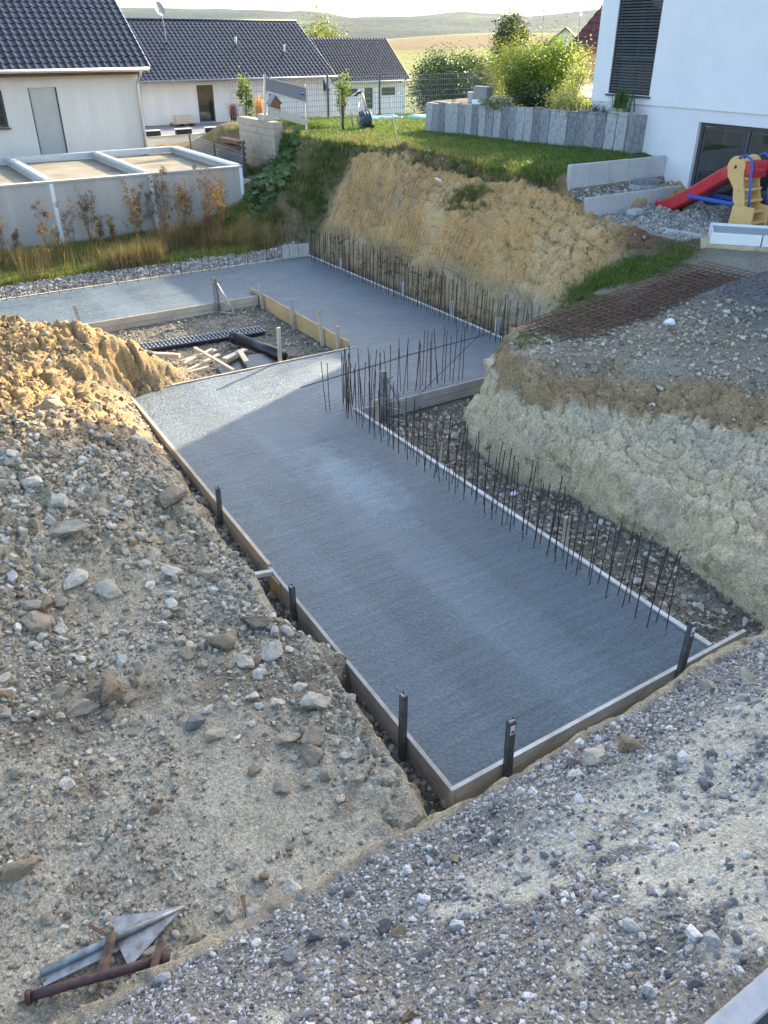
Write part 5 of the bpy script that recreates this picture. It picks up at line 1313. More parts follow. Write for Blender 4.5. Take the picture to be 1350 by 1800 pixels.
# ---------------------------------------------------------------- lower terrace, block wall, fences, garden gear
def terrace_wall():
    o = at_root('terrace_wall', (18, 47.4, 0), 'cream terrace wall with dark planters below the long house', 'wall')
    MB().b2((12.5, 47.4, -.2), (23.5, 47.6, 1.63)).build('wall', M['cream'], o)
    MB().b2((12.45, 47.35, 1.632), (23.5, 47.75, 1.68)).build('coping', M['concrete_dry'], o)
terrace_wall()
td = MB().b2((12.5, 47.6, .2), (30, 53.99, 1.62)).build('terrace', M['terrace_deck']); tag(td, kind='structure')

def blockwall():
    o = at_root('block_wall', (15, 31, 1), 'beige concrete block wall below the grey guard frame', 'wall')
    for k in range(9):
        off = .34 * (k % 2)
        y = 31.25
        while y < 34.6:
            l = .66 if not (y == 31.25 and off) else .34
            MB().b2((14.82, y + .006, 1.3 + k * .25 + .005), (15.2, min(y + l, 34.7) - .006, 1.3 + (k + 1) * .25 - .005)).build('block', M['block'], o, bevel=.01)
            y += l
    MB().b2((14.85, 31.3, 1.2), (15.17, 34.6, 3.5)).build('mortar', M['concrete_dry'], o)
    o2 = MB().box((0, 0, 0), (.42, .6, .22)).build('capping_block', M['concrete_dry'], bevel=.012, loc=(14.98, 32.3, 3.665)); tag(o2, 'single grey block lying on the beige block wall', 'block')
    o3 = MB().box((0, 0, 0), (.7, .5, .5)).build('footing_block', M['concrete_dry'], bevel=.012, loc=(12.75, 30.2, 1.55)); tag(o3, 'low concrete footing under the dark fence post by the garage', 'block')
    o4 = MB().box((0, 0, .65), (.08, .08, 1.3)).build('fence_post', M['dark_frame'], bevel=.004, loc=(12.98, 30.15, 1.8)); tag(o4, 'single dark metal fence post at the garage corner', 'post')
    st = at_root('plank_stack', (13.6, 32, 1.5), 'brown timber planks stacked between fence post and block wall', 'timber')
    for k in range(6):
        MB().b2((13.45 + random.uniform(-.04, .04), 31.8, 1.75 + k * .21), (13.8, 33.6, 1.75 + k * .21 + .12)).build('plank', M['wood_brown'], st)
blockwall()

def mesh_fence(p, q, z0, z1, posts, label, step=.12, group='wire mesh fences'):
    o = at_root('mesh_fence', p, label, 'fence', group)
    P, Q = Vector((*p, 0)), Vector((*q, 0)); L = (Q - P).length; d = (Q - P) / L
    for t in posts:
        c = P + d * t
        b = MB().box((0, 0, (z1 - z0 + .1) / 2), (.07, .07, z1 - z0 + .1)).build('post', M['dark_frame'], o, loc=(c.x, c.y, z0 - .05))
    ts = sorted({0.0, *posts, L})
    for a, b in zip(ts[:-1], ts[1:]):
        e = MB(); n = max(1, int((b - a) / step))
        for i in range(n + 1):
            c = P + d * (a + (b - a) * i / n)
            e.beam((c.x, c.y, z0 + .03), (c.x, c.y, z1), .010, .010)
        for k in range(8):
            zz = z0 + .04 + (z1 - z0 - .06) * k / 7
            c0, c1 = P + d * a, P + d * b
            e.beam((c0.x, c0.y, zz), (c1.x, c1.y, zz), .014, .014)
        e.build('wire_panel', M['grey_plastic'], o)
mesh_fence((15.3, 36.4), (30.5, 36.9), 3.12, 4.82, [1.9, 4.9, 7.8, 10.9, 13.7], 'anthracite wire mesh fence across the back of the lawn')
mesh_fence((12.98, 30.2), (13.6, 37.5), 1.9, 2.7, [3.6, 7.2], 'low wire mesh fence between garage and plank stack')

def guard_frame():
    o = at_root('guard_frame', (15.5, 31.6, 3.6), 'aluminium guard frame with sloping grey panel and bottom rail', 'frame')
    A, B = (14.70, 31.6), (16.48, 31.6)
    MB().beam((14.62, 31.6, 3.72), (14.74, 31.6, 5.2), .07, .07).build('post', M['alu'], o); MB().beam((16.43, 31.6, 3.2), (16.50, 31.6, 4.8), .06, .06).build('post', M['alu'], o)
    def slab_(nm, zl0, zl1, zr0, zr1, th, mt):
        return MB().add([(14.76, 31.6 - th / 2, zl0), (16.46, 31.6 - th / 2, zr0), (16.46, 31.6 - th / 2, zr1), (14.76, 31.6 - th / 2, zl1), (14.74, 31.6 + th / 2, zl0), (16.46, 31.6 + th / 2, zr0), (16.46, 31.6 + th / 2, zr1), (14.74, 31.6 + th / 2, zl1)],
                 [(0, 1, 2, 3), (7, 6, 5, 4), (0, 4, 5, 1), (1, 5, 6, 2), (2, 6, 7, 3), (3, 7, 4, 0)]).build(nm, M[mt], o)
    pn = slab_('panel', 4.64, 5.07, 4.20, 4.68, .03, 'panel_grey')
    slab_('rail', 5.07, 5.10, 4.68, 4.71, .05, 'alu'); slab_('rail', 4.57, 4.64, 4.14, 4.20, .05, 'alu'); slab_('toe_board', 3.80, 4.06, 3.33, 3.56, .04, 'alu'); slab_('rail', 4.075, 4.11, 3.60, 3.63, .04, 'alu')
    MB().tube([(16.30, 31.575, 4.50), (16.30, 31.583, 4.50)], .085, 18).build('emblem', M['logo_blue'], pn)
    MB().b2((16.24, 31.566, 4.515), (16.36, 31.572, 4.535)).build('emblem_stripe', M['white_plastic'], pn)
guard_frame()

def hose_cart():
    o = at_root('hose_cart', (18.4, 30.5, 3.2), 'hose reel cart with white tube frame and dark green hose on lawn', 'hose reel')
    z = g1(18.4, 30.5)
    MB().tube([(18.1, 30.7, z), (17.95, 30.7, z + .75), (18.05, 30.7, z + 1.22), (18.4, 30.7, z + 1.38), (18.55, 30.68, z + 1.2), (18.72, 30.6, z + .5)], .035, 8).build('frame', M['alu'], o, smooth=True)
    MB().tube([(18.15, 30.2, z), (18.0, 30.2, z + .75), (18.1, 30.25, z + 1.0)], .03, 8).build('frame', M['alu'], o, smooth=True)
    MB().tube([(18.25, 30.7, z + 1.3), (18.5, 30.7, z + 1.33)], .05, 8).build('grip', M['black_plastic'], o)
    for k in range(9):
        r = .27 + .02 * (k % 3)
        pts = [(18.46 + (k - 4) * .045 + math.cos(a) * .03, 30.45 + math.cos(a) * r, z + .38 + math.sin(a) * r) for a in np.linspace(0, 2 * math.pi, 17)]
        MB().tube(pts, .026, 6, caps=False).build('hose_coil', M['hose_green'], o, smooth=True)
    MB().tube([(18.2, 30.45, z + .38), (18.72, 30.45, z + .38)], .1, 12).build('drum', M['grey_plastic'], o)
    MB().tube([(18.3, 30.1, z + .1), (18.3, 30.16, z + .1)], .1, 12).build('wheel', M['black_plastic'], o); MB().tube([(18.62, 30.1, z + .1), (18.62, 30.16, z + .1)], .1, 12).build('wheel', M['black_plastic'], o)
    c = MB().tube([(17.35, 30.3, z - .05), (17.38, 30.3, z + .95)], .055, 12).build('timber_post', M['black_plastic']); tag(c, 'stout black post standing beside the hose reel', 'post')
    r2 = MB().tube([(16.9, 29.6, g1(16.9, 29.6)), (16.88, 29.6, g1(16.9, 29.6) + 1.5)], .018, 6).build('garden_rod', M['steel']); tag(r2, 'thin grey rod stuck in the lawn left of the hose reel', 'rod')
    r3 = MB().tube([(17.4, 26.4, g1(17.4, 26.4) - .1), (17.7, 27.4, g1(17.5, 26.6) + 1.3)], .016, 6).build('garden_rod', M['steel']); tag(r3, 'leaning thin rod at the bank edge right of the hose reel', 'rod')
hose_cart()
def pool():
    for (x0, y0, x1, y1, lb, c) in ((21.1, 34.3, 23.0, 35.6, 'folded bright blue pool tarp on the back lawn', (.02, .22, .62)), (23.2, 33.6, 27.4, 35.0, 'pale turquoise pool tarp spread along the back lawn', (.25, .55, .55))):
        X, Y = np.meshgrid(np.linspace(x0, x1, 26), np.linspace(y0, y1, 14))
        Zt = gz(X.ravel(), Y.ravel()).reshape(X.shape) + .12 + fbm(X, Y, 1.7, 3, 601) * .09
        Zt[0, :] -= .14; Zt[-1, :] -= .14; Zt[:, 0] -= .14; Zt[:, -1] -= .14
        o = mesh_np('pool_tarp', np.stack([X, Y, Zt], -1).reshape(-1, 3), grid_faces(14, 26), surf('tarp', c, .45, .1, 3, .1), smooth=True); tag(o, lb, 'tarp', 'pool tarps on the lawn')
pool()
def birdhouse():
    o = at_root('bird_house', (17.2, 36.2, 3.2), 'small wooden bird house behind the guard frame', 'bird house')
    MB().prism([(-.22, 0), (.22, 0), (.22, .55), (0, .8), (-.22, .55)], 1, 35.6, 35.95).build('box', M['wood_brown'], o, loc=(17.05, 0, 3.35))
    MB().prism([(-.28, .5), (0, .84), (.28, .5), (.28, .56), (0, .9), (-.28, .56)], 1, 35.55, 36.0).build('roof', M['grey_plastic'], o, loc=(17.05, 0, 3.35))
birdhouse()
def pots():
    spots = [(15.2, 47.62, 'long dark planter at the garage end of the terrace wall', .9, .22, .25), (17.0, 47.62, 'long dark planter second along the terrace wall', .9, .22, .25), (18.75, 47.62, 'long dark planter third along the terrace wall', .9, .22, .25), (20.3, 47.62, 'long dark planter with yellow flowers on the terrace wall', .9, .25, .25)]
    for x, y, lb, w, d, hh in spots:
        o = at_root('planter', (x, y, 1.68), lb, 'planter', 'dark planters on the terrace wall')
        MB().b2((x - w / 2, y - d / 2, 1.685), (x + w / 2, y + d / 2, 1.685 + hh)).build('trough', M['black_plastic'], o)
        MB().b2((x - w / 2 - .02, y - d / 2 - .02, 1.685 + hh), (x + w / 2 + .02, y + d / 2 + .02, 1.685 + hh + .04)).build('rim', M['white_plastic'], o)
    o = at_root('pallet_stack', (19, 53, 1.65), 'low wooden pallet with boxed plants beside the dark door', 'pallet')
    for k in range(5): MB().b2((18.2, 52.3 + k * .22, 1.78), (19.6, 52.3 + k * .22 + .15, 1.82)).build('slat', M['wood_pale'], o)
    for k in range(3): MB().b2((18.2 + k * .6, 52.3, 1.63), (18.3 + k * .6, 53.3, 1.779)).build('block', M['wood_brown'], o)
    MB().b2((18.4, 52.5, 1.83), (19.4, 53.0, 2.2)).build('crate', M['wood_pale'], o)
    for x, y, lb, r in ((22.1, 52.4, 'dark pot with red ornamental grass on the terrace', .22), (23.0, 50.4, 'dark pot with orange grass at the terrace edge', .2)):
        q = MB().tube([(x, y, 1.62), (x, y, 2.1)], [r * .8, r], 14).build('plant_pot', M['black_plastic']); tag(q, lb, 'pot', 'dark pots on the terrace')
    o = MB().tube([(21.2, 27.0, 4.22), (21.2, 27.0, 4.62)], [.16, .2], 14).build('plant_pot', M['concrete_dry']); tag(o, 'pale round pot on the stele wall garden edge', 'pot')
    o = MB().b2((20.85, 25.75, 4.23), (21.15, 26.55, 4.85)).build('storage_box', M['panel_grey'], bevel=.02); tag(o, 'square grey plastic box standing behind the stele wall', 'box')
    o = MB().b2((20.62, 25.8, 4.23), (20.84, 26.3, 4.42)).build('storage_box', M['white_plastic'], bevel=.01); tag(o, 'low pale tray in front of the grey garden box', 'tray')
    o = at_root('herb_box', (20.6, 18.9, 4.4), 'small wooden herb box on the stele wall by the house', 'box')
    MB().b2((20.34, 18.62, 4.46), (20.62, 19.05, 4.58)).build('box', M['wood_pale'], o)
pots()
def pergola():
    o = at_root('pergola', (30, 28, 4.5), 'brown wooden pergola with curved brackets on the patio', 'pergola')
    P = [(25.7, 29.2), (27.4, 27.9), (30.6, 25.6)]
    for x, y in P: MB().box((x, y, 5.2), (.12, .12, 1.4)).build('post', M['wood_brown'], o)
    MB().beam((24.9, 29.8, 5.96), (31.6, 24.9, 5.96), .12, .14).build('beam', M['wood_brown'], o)
    MB().beam((26.5, 31.9, 5.92), (33.2, 27.0, 5.92), .12, .14).build('beam', M['wood_brown'], o)
    for k in range(8):
        x, y = 25.2 + k * .85, 29.6 - k * .62
        MB().beam((x, y, 6.07), (x + 1.6, y + 2.1, 6.07), .06, .08).build('rafter', M['wood_brown'], o)
    for x, y in P[1:]:
        for s in (-1, 1):
            MB().tube([(x, y, 5.25), (x + s * .1, y - s * .07, 5.6), (x + s * .32, y - s * .23, 5.82), (x + s * .6, y - s * .44, 5.88)], .045, 6).build('bracket', M['wood_brown'], o)
    for x, y, z in ((25.0, 27.6, 7.3), (28.9, 29.6, 7.2)):
        q = at_root('garden_ball_stake', (x, y, 4.3), 'garden stake with glass ball rising ' + ('from the bright shrub' if x < 26 else 'in front of the cream gable'), 'garden stake', 'garden stakes with balls')
        MB().tube([(x, y, 4.3), (x, y, z)], .018, 6).build('rod', M['steel'], q)
        b = bmesh.new(); bmesh.ops.create_uvsphere(b, u_segments=12, v_segments=8, radius=.09); me = bpy.data.meshes.new('ball'); b.to_mesh(me); b.free(); me.materials.append(M['white_plastic']); inst(me, 'ball', q, (x, y, z))
pergola()

# ---------------------------------------------------------------- foliage
L_ = {
    'bright': leaf_mat('bright_leaf', (.09, .15, .015), (.26, .33, .04), .5, .38),
    'green': leaf_mat('green_leaf', (.035, .085, .018), (.10, .17, .035), .5, .35),
    'dark': leaf_mat('dark_leaf', (.015, .045, .012), (.05, .095, .025), .5, .25),
    'olive': leaf_mat('olive_leaf', (.12, .15, .04), (.28, .28, .09), .6, .4),
    'silver': leaf_mat('silver_leaf', (.18, .22, .14), (.36, .38, .24), .6, .3),
    'vari': leaf_mat('variegated_leaf', (.20, .26, .07), (.50, .48, .22), .6, .4),
    'dry': leaf_mat('dry_leaf', (.13, .08, .035), (.34, .22, .10), .8, .3),
    'seed': leaf_mat('seed_head', (.09, .055, .03), (.30, .20, .10), .9, .15),
    'straw': leaf_mat('straw_blade', (.20, .14, .06), (.40, .31, .15), .8, .35),
    'grass': leaf_mat('grass_blade', (.045, .10, .012), (.13, .21, .03), .6, .4, (.20, .24, .05)),
    'weedgrass': leaf_mat('weed_grass_blade', (.10, .15, .02), (.26, .30, .06), .6, .4, (.36, .30, .12)),
    'red': leaf_mat('red_leaf', (.16, .03, .025), (.34, .09, .06), .7, .3),
    'orange': leaf_mat('orange_blade', (.45, .20, .06), (.65, .38, .15), .7, .4),
}
def leaf_cloud(C, S, n, size, aspect=.55, spread=.35, up=.2, shell=True, seed=0):
    """leaf quads in clumps through an ellipsoid at C with radii S -> verts, faces"""
    r = np.random.default_rng(seed)
    K = max(6, n // 45)
    d = r.normal(size=(K, 3)); d /= np.linalg.norm(d, axis=1)[:, None]
    rad = (r.uniform(.35, 1.0, K) if not shell else r.uniform(.55, 1.05, K))[:, None]
    cc = d * rad
    k = r.integers(0, K, n)
    P = cc[k] + r.normal(size=(n, 3)) * spread * r.uniform(.4, 1, K)[k][:, None]
    P = np.array(C) + P * np.array(S)
    a = r.normal(size=(n, 3)); a[:, 2] = np.abs(a[:, 2]) * .5 - up; a /= np.linalg.norm(a, axis=1)[:, None]
    b = np.cross(a, r.normal(size=(n, 3))); b /= np.linalg.norm(b, axis=1)[:, None]
    s = (size * r.uniform(.6, 1.3, n))[:, None]
    V = np.stack([P, P + a * s * .5 + b * s * aspect * .5, P + a * s, P + a * s * .5 - b * s * aspect * .5], 1).reshape(-1, 3)
    return V, np.arange(4 * n).reshape(n, 4)
def shrub(name, label, loc, S, n, size, mat, cat='shrub', group=None, stems=5, trunk=.0, seed=1, extra=None, stem_name='stem', crown='foliage', shell=True, spread=.35):
    o = empty(name, loc); tag(o, label, cat, group)
    V, Fq = leaf_cloud((0, 0, trunk + S[2]), S, n, size, seed=seed, shell=shell, spread=spread)
    V[:, 2] = np.maximum(V[:, 2], .02)
    mesh_np(crown, V, Fq, L_[mat], o)
    if extra:
        V, Fq = leaf_cloud((0, 0, trunk + S[2] * 1.05), [s * .95 for s in S], n // 3, size * .9, seed=seed + 50, shell=shell)
        V[:, 2] = np.maximum(V[:, 2], .02)
        mesh_np(crown, V, Fq, L_[extra], o)
    e = MB(); r = random.Random(seed)
    for k in range(stems):
        a = r.uniform(0, 6.28); q = r.uniform(.2, .8)
        tip = (math.cos(a) * S[0] * q, math.sin(a) * S[1] * q, trunk + S[2] * r.uniform(1.0, 1.7))
        w = .012 + .012 * (S[2] + trunk)
        e.tube([(0, 0, -.05), (tip[0] * .25, tip[1] * .25, max(trunk, tip[2] * .45)), tip], [w * 1.6 if trunk else w, w, w * .25], 6)
    e.build(stem_name, M['bark'], o)
    return o
def tree(label, loc, S, trunk, n, size, mat, seed, extra=None, spread=.33):
    return shrub('tree', label, loc, S, n, size, mat, 'tree', 'trees beyond the gardens', 7, trunk, seed, extra, 'trunk', 'crown', True, spread)
shrub('garden_shrub', 'large bright yellow-green shrub behind the stele wall', (22.3, 23.9, 4.2), (.8, 1.0, 1.02), 7000, .10, 'bright', 'shrub', 'shrubs of the raised garden', 7, .0, 3, 'green')
shrub('garden_shrub', 'airy olive-green shrub beside the grey garden box', (22.6, 26.2, 4.2), (.9, 1.2, 1.0), 6500, .075, 'olive', 'shrub', 'shrubs of the raised garden', 9, .1, 4, 'bright', shell=False)
shrub('garden_shrub', 'leafy green shrub between the bright shrub and the olive one', (22.0, 24.9, 4.2), (.7, .8, .85), 4200, .09, 'green', 'shrub', 'shrubs of the raised garden', 5, .0, 5, 'bright')
shrub('garden_shrub', 'tall slender variegated shrub next to the patio', (21.6, 21.95, 4.2), (.42, .42, .95), 1700, .08, 'vari', 'shrub', 'shrubs of the raised garden', 7, .0, 6, shell=False, spread=.5)
shrub('garden_shrub', 'low cream-speckled shrub on the stele wall', (21.15, 21.8, 4.2), (.5, .9, .38), 2200, .07, 'vari', 'shrub', 'shrubs of the raised garden', 5, .0, 7, 'silver', shell=False)
shrub('garden_shrub', 'dark glossy shrub under the bright yellow-green one', (21.3, 23.6, 4.2), (.5, .8, .42), 2600, .10, 'dark', 'shrub', 'shrubs of the raised garden', 5, .0, 8, shell=False)
shrub('garden_shrub', 'silvery leaves spilling over the stele wall', (20.55, 24.7, 4.12), (.35, .75, .2), 1500, .13, 'silver', 'shrub', 'shrubs of the raised garden', 4, .0, 9, 'green', shell=False)
shrub('garden_shrub', 'reddish upright shrub behind the pergola post', (31.2, 26.8, 4.4), (.35, .35, .9), 1200, .10, 'red', 'shrub', 'shrubs of the raised garden', 5, .0, 12, 'seed', shell=False)
shrub('garden_shrub', 'light green flowering shrub beside the house corner', (30.9, 25.6, 4.4), (.75, .7, .8), 2200, .11, 'bright', 'shrub', 'shrubs of the raised garden', 5, .0, 13, 'vari')
shrub('garden_shrub', 'dark bush in the shadow under the pergola', (28.3, 30.6, 4.4), (1.2, 1.0, .8), 2200, .13, 'dark', 'shrub', 'shrubs of the raised garden', 5, .0, 14, 'green')
tree('dark rounded fruit tree on the lower lawn beyond the fence', (34.5, 47.0, .9), (1.9, 1.9, 1.75), .9, 12000, .15, 'dark', 21, 'green', .26)
tree('tall narrow evergreen rising above the bright shrub', (42.5, 50.2, 1.5), (1.2, 1.2, 2.3), 1.6, 9000, .16, 'dark', 22, 'olive', .24)
tree('broad pale tree between evergreen and fruit tree', (38.0, 48.5, 1.0), (2.0, 2.0, 1.7), .8, 10000, .15, 'olive', 23, 'green', .26)
tree('yellowing round tree behind the ridge of the long house', (48, 88, 0), (2.9, 2.9, 2.9), 1.6, 4200, .35, 'olive', 24, 'bright')
tree('low green tree beside the yellowing one behind the roofs', (43, 89, 0), (2.6, 2.6, 2.1), 1.2, 3000, .35, 'green', 25)
tree('bushy green tree at the field edge right of the small house', (52, 66, .3), (2.2, 2.2, 1.4), .4, 3500, .28, 'green', 26, 'bright')
shrub('climbing_vine', 'bright climbing vine on the middle of the mesh fence', (20.9, 36.35, 3.1), (.35, .12, .85), 700, .13, 'bright', 'vine', 'vines on the mesh fence', 3, .0, 31, shell=False)
shrub('climbing_vine', 'bright climbing vine next to the guard frame post', (15.9, 36.3, 3.1), (.35, .12, 1.0), 650, .13, 'bright', 'vine', 'vines on the mesh fence', 3, .0, 32, 'olive', shell=False)
def blades(n, h, spread, w, mat, name, lean=.35, seed=0, seg=3):
    """tuft of curved grass blades"""
    r = np.random.default_rng(seed); V, Fc = [], []
    for k in range(n):
        a = r.uniform(0, 6.28); x, y = r.normal(0, spread, 2); hh = h * r.uniform(.5, 1.1); ln = hh * r.uniform(.1, 1) * lean
        d = np.array([math.cos(a), math.sin(a), 0]); s = np.array([-d[1], d[0], 0]); b = len(V)
        for i in range(seg):
            t = i / seg; c = np.array([x, y, 0]) + d * ln * t * t + np.array([0, 0, hh * t * (1 - .12 * t)]); ww = w * (1 - .6 * t)
            V += [c - s * ww / 2, c + s * ww / 2]
        V.append(np.array([x, y, 0]) + d * ln + np.array([0, 0, hh * .88]))
        for i in range(seg - 1): Fc.append((b + 2 * i, b + 2 * i + 1, b + 2 * i + 3, b + 2 * i + 2))
        Fc.append((b + 2 * seg - 2, b + 2 * seg - 1, b + 2 * seg))
    me = bpy.data.meshes.new(name); me.from_pydata([tuple(v) for v in V], [], Fc); me.materials.append(L_[mat]); return me
def plant_thing(name, label, cat, me, loc, sc=1.0, group=None, rz=0):
    o = inst(me, name, None, loc, (0, 0, rz), sc); return tag(o, label, cat, group)
plant_thing('ornamental_grass', 'arching dark green grass hanging over the stele wall', 'grass plant', blades(260, .55, .22, .012, 'dark', 'blades', 1.1, 41), (20.75, 20.5, 4.2), (1, 2.2, 1))
plant_thing('herb_plant', 'upright rosemary-like herb in the small wooden box', 'herb', blades(200, .75, .10, .018, 'green', 'blades', .5, 42), (20.5, 18.85, 4.5), (1, 1.6, 1.0))
plant_thing('ornamental_grass', 'red ornamental grass in the dark terrace pot', 'grass plant', blades(160, .9, .1, .03, 'red', 'blades', .6, 43), (22.1, 52.4, 2.05))
plant_thing('ornamental_grass', 'orange feathery grass at the terrace edge', 'grass plant', blades(160, 1.5, .14, .035, 'orange', 'blades', .3, 44), (23.0, 50.4, 2.05))
plant_thing('flowers', 'yellow-green flowers in the planter beside the orange grass', 'flowers', blades(120, .4, .25, .03, 'vari', 'blades', .6, 45), (20.3, 47.62, 1.9), (1.3, .5, 1))

# dry weeds in front of the garages
def dry_weed(seed, h):
    r = random.Random(seed); e = MB(); P = []
    for k in range(r.randint(3, 5)):
        a = r.uniform(0, 6.28); l = r.uniform(.02, .16)
        tip = Vector((math.cos(a) * l * h, math.sin(a) * l * h, h * r.uniform(.7, 1.0)))
        e.tube([(0, 0, 0), tip * .5 + Vector((.02, 0, 0)), tip], [.007, .006, .003], 4)
        for q in range(r.randint(5, 9)):
            t = r.uniform(.35, 1); b = tip * t; a2 = r.uniform(0, 6.28); ln = r.uniform(.06, .20) * h * (1.2 - t)
            t2 = b + Vector((math.cos(a2) * ln, math.sin(a2) * ln, ln * .9)); e.tube([b, t2], [.004, .002], 3)
            P += [b.lerp(t2, u) for u in (.6, .8, 1.0)]
    return e, np.array([tuple(p) for p in P])
WEEDS = []
for i, hh in enumerate((1.5, 1.15, 1.8, .95, 1.3, 1.65, .8, 1.4, 1.05)):
    e, P = dry_weed(90 + i, hh)
    r = np.random.default_rng(i); n = len(P) * 11
    Q = P[r.integers(0, len(P), n)] + r.normal(0, .032, (n, 3))
    a = r.normal(size=(n, 3)); a /= np.linalg.norm(a, axis=1)[:, None]; b = np.cross(a, r.normal(size=(n, 3))); b /= np.linalg.norm(b, axis=1)[:, None]
    s = r.uniform(.016, .042, n)[:, None]
    V = np.stack([Q, Q + a * s * .5 + b * s * .4, Q + a * s, Q + a * s * .5 - b * s * .4], 1).reshape(-1, 3)
    tmp = mesh_np('seed_heads', V, np.arange(4 * n).reshape(n, 4), L_['seed' if i % 2 == 0 else 'dry']); sm_ = tmp.data; bpy.data.objects.remove(tmp)
    WEEDS.append((e.mesh('stalks', L_['dry']), sm_))
WL = ['tall branching dry dock weed', 'brown seed-headed weed', 'rusty dry weed with dense seed heads', 'short withered weed', 'slender dry thistle', 'lanky rust-brown weed', 'knee-high brown weed', 'loose pale dry weed', 'small bushy dry weed']
r = random.Random(5)
wx = [3.7, 4.2, 4.9, 5.4, 5.9, 6.3, 6.9, 7.2, 7.6, 7.9, 8.3, 8.6, 8.9, 9.2, 9.4, 9.7, 9.9, 10.2, 10.4, 10.7, 10.9, 11.2, 6.6, 8.1, 9.0, 10.0, 10.6, 5.1]
order = {}
for i, x in enumerate(wx):
    y = r.uniform(27.0, 28.9); k = r.randrange(9)
    if 8.2 < x < 11.3 and r.random() < .6: k = r.choice((0, 2, 4, 5, 7))
    order.setdefault(k, []).append((x, y))
ORD = ['first', 'second', 'third', 'fourth', 'fifth', 'sixth', 'seventh', 'eighth', 'ninth', 'tenth', 'eleventh', 'twelfth', 'thirteenth', 'fourteenth']
for k, pts in order.items():
    for j, (x, y) in enumerate(sorted(pts)):
        o = empty('dry_weed', (x, y, g1(x, y) - .02), r.uniform(0, 6.28)); s = r.uniform(.9, 1.35); o.scale = (s, s, s)
        tag(o, '%s by the garages, %s such from the photo edge' % (WL[k], ORD[j]), 'weed', 'dry weeds before the garages')
        inst(WEEDS[k][0], 'stalks', o); inst(WEEDS[k][1], 'seed_heads', o)['kind'] = 'stuff'
# big-leaved plant on the slope
def big_leaf_plant():
    o = empty('leafy_plant', (14.3, 28.7, 2.4)); tag(o, 'dark big-leaved creeping plant on the slope below the block wall', 'plant')
    r = np.random.default_rng(8); n = 380; e = MB()
    for k in range(n):
        t = r.uniform(); x = 15.1 - t ** 1.4 * 2.7 + r.normal(0, .22); y = 30.7 - t * 2.2 + r.normal(0, .55)
        z = float(gz(x, y)[0]) + r.uniform(.03, .26)
        s = r.uniform(.10, .2); c = Vector((x - 14.3, y - 28.7, z - 2.4)); nrm = Vector((r.normal(-.35, .3), r.normal(-.35, .3), 1)).normalized()
        u = nrm.orthogonal().normalized(); q = Matrix.Rotation(r.uniform(0, 6.28), 3, nrm); u = q @ u; v = nrm.cross(u)
        ring = [(1, 0), (.75, .62), (.1, .95), (-.7, .6), (-.85, .0), (-.7, -.6), (.1, -.95), (.75, -.62)]
        e.add([c - nrm * s * .18] + [c + u * a * s + v * b * s for a, b in ring], [(0, i + 1, (i + 1) % 8 + 1) for i in range(8)])
    ob = e.build('leaf_mass', L_['green'], o); ob['kind'] = 'stuff'
big_leaf_plant()

# ---------------------------------------------------------------- scatter: grass and stones
def scatter(name, P, rot, scl, vid, variants, label=None):
    """one object of kind stuff whose points carry copies of small meshes"""
    col = bpy.data.collections.new(name + '_kinds')
    for i, me in enumerate(variants):
        col.objects.link(bpy.data.objects.new('%s_%02d' % (name, i), me))
    me = bpy.data.meshes.new(name); me.vertices.add(len(P)); me.vertices.foreach_set('co', np.asarray(P, np.float32).ravel())
    for nm, arr, tp, key in (('rot', rot, 'FLOAT_VECTOR', 'vector'), ('scl', scl, 'FLOAT_VECTOR', 'vector'), ('vid', vid, 'INT', 'value')):
        at = me.attributes.new(nm, tp, 'POINT'); at.data.foreach_set(key, np.asarray(arr, np.int32 if tp == 'INT' else np.float32).ravel())
    o = bpy.data.objects.new(name, me); COL.objects.link(o); o['kind'] = 'stuff'
    if label: o['label'] = label
    ng = bpy.data.node_groups.new(name, 'GeometryNodeTree')
    ng.interface.new_socket('Geometry', in_out='INPUT', socket_type='NodeSocketGeometry'); ng.interface.new_socket('Geometry', in_out='OUTPUT', socket_type='NodeSocketGeometry')
    N = ng.nodes.new; gi, go = N('NodeGroupInput'), N('NodeGroupOutput')
    ip = N('GeometryNodeInstanceOnPoints'); ci = N('GeometryNodeCollectionInfo'); ci.inputs['Collection'].default_value = col; ci.inputs['Separate Children'].default_value = True; ci.inputs['Reset Children'].default_value = True
    def na(nm, tp):
        q = N('GeometryNodeInputNamedAttribute'); q.data_type = tp; q.inputs['Name'].default_value = nm
        return [s for s in q.outputs if s.enabled and s.name == 'Attribute'][0]
    e2r = N('FunctionNodeEulerToRotation'); lk = ng.links.new
    lk(gi.outputs[0], ip.inputs['Points']); lk(ci.outputs[0], ip.inputs['Instance']); ip.inputs['Pick Instance'].default_value = True
    lk(na('vid', 'INT'), ip.inputs['Instance Index']); lk(na('rot', 'FLOAT_VECTOR'), e2r.inputs[0]); lk(e2r.outputs[0], ip.inputs['Rotation']); lk(na('scl', 'FLOAT_VECTOR'), ip.inputs['Scale'])
    lk(ip.outputs[0], go.inputs[0])
    md = o.modifiers.new('scatter', 'NODES'); md.node_group = ng
    return o
def sample(n, x0, x1, y0, y1, fn=None):
    """n candidate spots in a rectangle, kept with probability fn(x, y)"""
    x, y = rng.uniform(x0, x1, n), rng.uniform(y0, y1, n)
    if fn is not None:
        k = rng.uniform(size=n) < fn(x, y); x, y = x[k], y[k]
    return x, y
